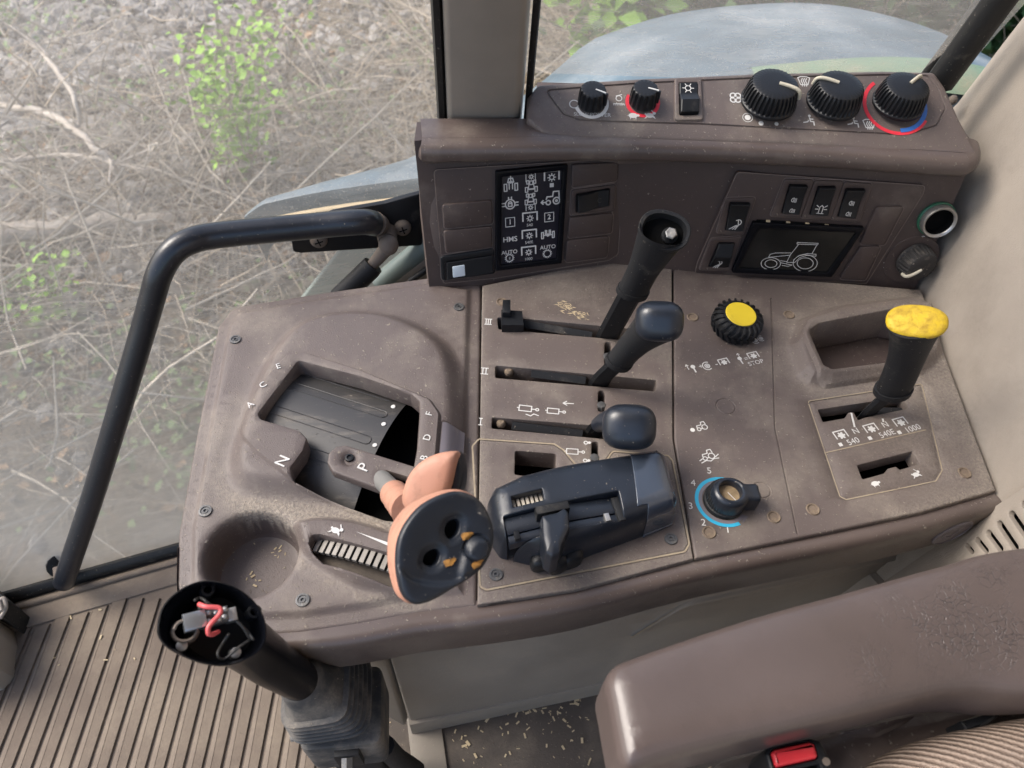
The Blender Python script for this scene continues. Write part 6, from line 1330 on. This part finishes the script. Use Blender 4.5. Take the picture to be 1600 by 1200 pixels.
def shrub(name, label, cat, px, h, n, spread, size, mk, nst=6, group=None):
    base = P(*px, GZ); base[2] = float(gh(base[0], base[1])); t = thing(name, label, cat, base, group); tips = []; parts = []
    for k in range(nst):
        d = np.array([rng.normal(0, spread), rng.normal(0, spread), h*rng.uniform(.6, 1.05)]); path = [base+d*s_+rng.normal(0, .02, 3)*s_ for s_ in np.linspace(0, 1, 6)]; parts.append(tube(path, [.006, .002], 5)); tips += path[2:]
    V, Fc = join(parts); mesh('stem', V, Fc, M['bark'], t, 60); V, Fc = leaves(tips, n, (spread*.28, spread*.34, h*.09), size); mesh('foliage', V, Fc, M[mk], t, 180, kind='stuff')
shrub('green_shrub', 'bright green leafy shrub standing alone among dry twigs', 'shrub', (398, 325), .75, 620, .13, .036, 'leaf', 8)
for px, h, n, s, lab in (((452, 150), .5, 90, .14, 'small pale green sapling up the slope beside the bright shrub'), ((20, 95), .2, 70, .12, 'low green weed tuft near the gravel corner'), ((95, 480), .25, 90, .14, 'low green weed clump beside the upper bend of the rail'), ((55, 470), .2, 60, .12, 'low weed clump outside below the log'), ((330, 600), .15, 60, .12, 'low weed patch behind the console corner'), ((545, 215), .3, 110, .2, 'grey green weed clump in front of the mudguard')):
    shrub('weed_plant', lab, 'weed', px, h, n, s, .035, 'weed' if n != 90 else 'leaf', 5, 'weeds among the dry brush')
for px, h, n, s, mk, lab in (((965, 210), .9, 600, .20, 'leaf', 'light green bush seen over the mudguard beside the post'), ((1110, 170), 1.6, 2600, .6, 'leafdark', 'dark green bush behind the crest of the mudguard'), ((1330, 150), 1.7, 2600, .6, 'leafdark', 'dark green bush behind the far slope of the mudguard'), ((1520, 190), 1.5, 2000, .5, 'leafdark', 'dark bush beside the slanting window seal'), ((880, 0), 1.0, 900, .4, 'leafdark', 'dark bush near the top of the post')):
    shrub('bush', lab, 'bush', px, h, int(n*1.7), s, .085, mk, 11, 'bushes beyond the mudguard')
pts = [np.array([x, y, float(gh(x, y))+.015]) for x, y in zip(rng.normal(-1.0, 1.0, 900), rng.uniform(1.1, 4.2, 900))]
V, Fc = leaves(pts, 1500, (.05, .05, .006), .05, .3); mesh('leaf_litter', V, Fc, M['litter'], None, 180, kind='stuff')
pts = [np.array([x, y, float(gh(x, y))+.05]) for x, y in ((-2.2, 2.9), (-1.9, 2.1), (-1.5, 1.75), (-.75, 2.0), (-.55, 2.5), (-.8, 3.2), (-1.05, 1.5), (-.4, 3.8), (-1.75, 3.2), (-.9, 1.4), (-2.3, 3.9))]
V, Fc = leaves(pts, 1500, (.16, .16, .03), .035, .5); mesh('ground_weeds', V, Fc, M['weed'], None, 180, kind='stuff')
# ---- rear mudguard
MG = thing('mudguard', 'dusty faded blue grey rear mudguard with green tan inner strip outside the window', 'mudguard', (.35, .8, 0))
fx = np.array([-.292, -.285, -.262, -.20, -.11, .0, .064, .14, .22, .29, .36, .43, .50, .57, .634, .72, .82, .92]); fz = np.array([-.135, -.115, -.098, -.080, -.063, -.045, -.033, .000, .028, .038, .044, .045, .038, .022, .001, -.045, -.13, -.26])
xs = np.concatenate([np.linspace(-.292, -.26, 6), np.linspace(-.25, .92, 50)]); fzs = np.interp(xs, fx, fz)
for _ in range(2): fzs[7:-1] = (fzs[6:-2]+fzs[7:-1]*2+fzs[8:])/4
ys = [.668, .672, .68, .70, .75, .82, .90, .96, 1.0, 1.025, 1.035, 1.035]; dz = [.030, .046, .052, .053, .050, .040, .024, .010, -.004, -.022, -.05, -.12]
kk = np.interp(xs, [-.292, -.25, -.11, 0, .12], [.12, .20, .36, .62, 1.0])
V = [(x, .668+(y-.668)*k+.02*max(0, min(1, (x-.1)/.3)), z+(d if d > -.03 else d*k**2)) for x, z, k in zip(xs, fzs, kk) for y, d in zip(ys, dz)]; m_ = len(ys); k_ = len(xs)
V2 = [(x, y, z-.012) for x, y, z in V]
Fc = [(i*m_+j, (i+1)*m_+j, (i+1)*m_+j+1, i*m_+j+1) for i in range(k_-1) for j in range(m_-1)]; o_ = len(V)
Fc += [tuple(a+o_ for a in f[::-1]) for f in Fc]
Fc += [(i*m_, i*m_+o_, (i+1)*m_+o_, (i+1)*m_) for i in range(k_-1)] + [(j, j+1, j+1+o_, j+o_) for j in range(m_-1)]
mesh('guard_shell', V+V2, Fc, M['paint'], MG, 45)
V = [(x, y, float(np.interp(x, xs, fzs))+d) for x in np.linspace(.26, .66, 24) for y, d in ((.690, .058), (.705, .066), (.73+.05*(x-.26), .066), (.745+.10*(x-.26), .056))]
Fc = [(i*4+j, (i+1)*4+j, (i+1)*4+j+1, i*4+j+1) for i in range(23) for j in range(3)]; mesh('inner_strip', V, Fc, M['paintgreen'], MG, 60)
V, Fc = tube([(x, .667, float(np.interp(x, xs, fzs))+.030) for x in np.linspace(-.28, .9, 40)], .0045, 8); mesh('edge_bead', V, Fc, M['chaff'], MG, 60)
FI = Frame((0, .700, 0), (1, 0, 0), (0, 0, 1)); pq = FI.t([(548, 372), (700, 345), (700, 480), (452, 492)])
V, Fc = prism(FI, [pq[0], pq[1], (.9, pq[1][1]-.02), (.9, pq[3][1]-.3), (pq[3][0]-.04, pq[3][1]-.3), pq[3]], -.010, 0, .002); mesh('inner_panel', V, Fc, M['teal'], MG, 45)
# ---- unseen roof slab, added and sized to shade the inside, with a rear wall
V, Fc = boxF(F0, -.30, .75, -.45, .36, .95, 1.02, .02); mesh('unseen_shade_roof', V, Fc, M['beige'], None, 40, kind='structure')
V, Fc = boxF(F0, .52, .56, -1.0, .3, -.36, .948); mesh('rear_wall', V, Fc, M['beige'], None, 40, kind='structure')
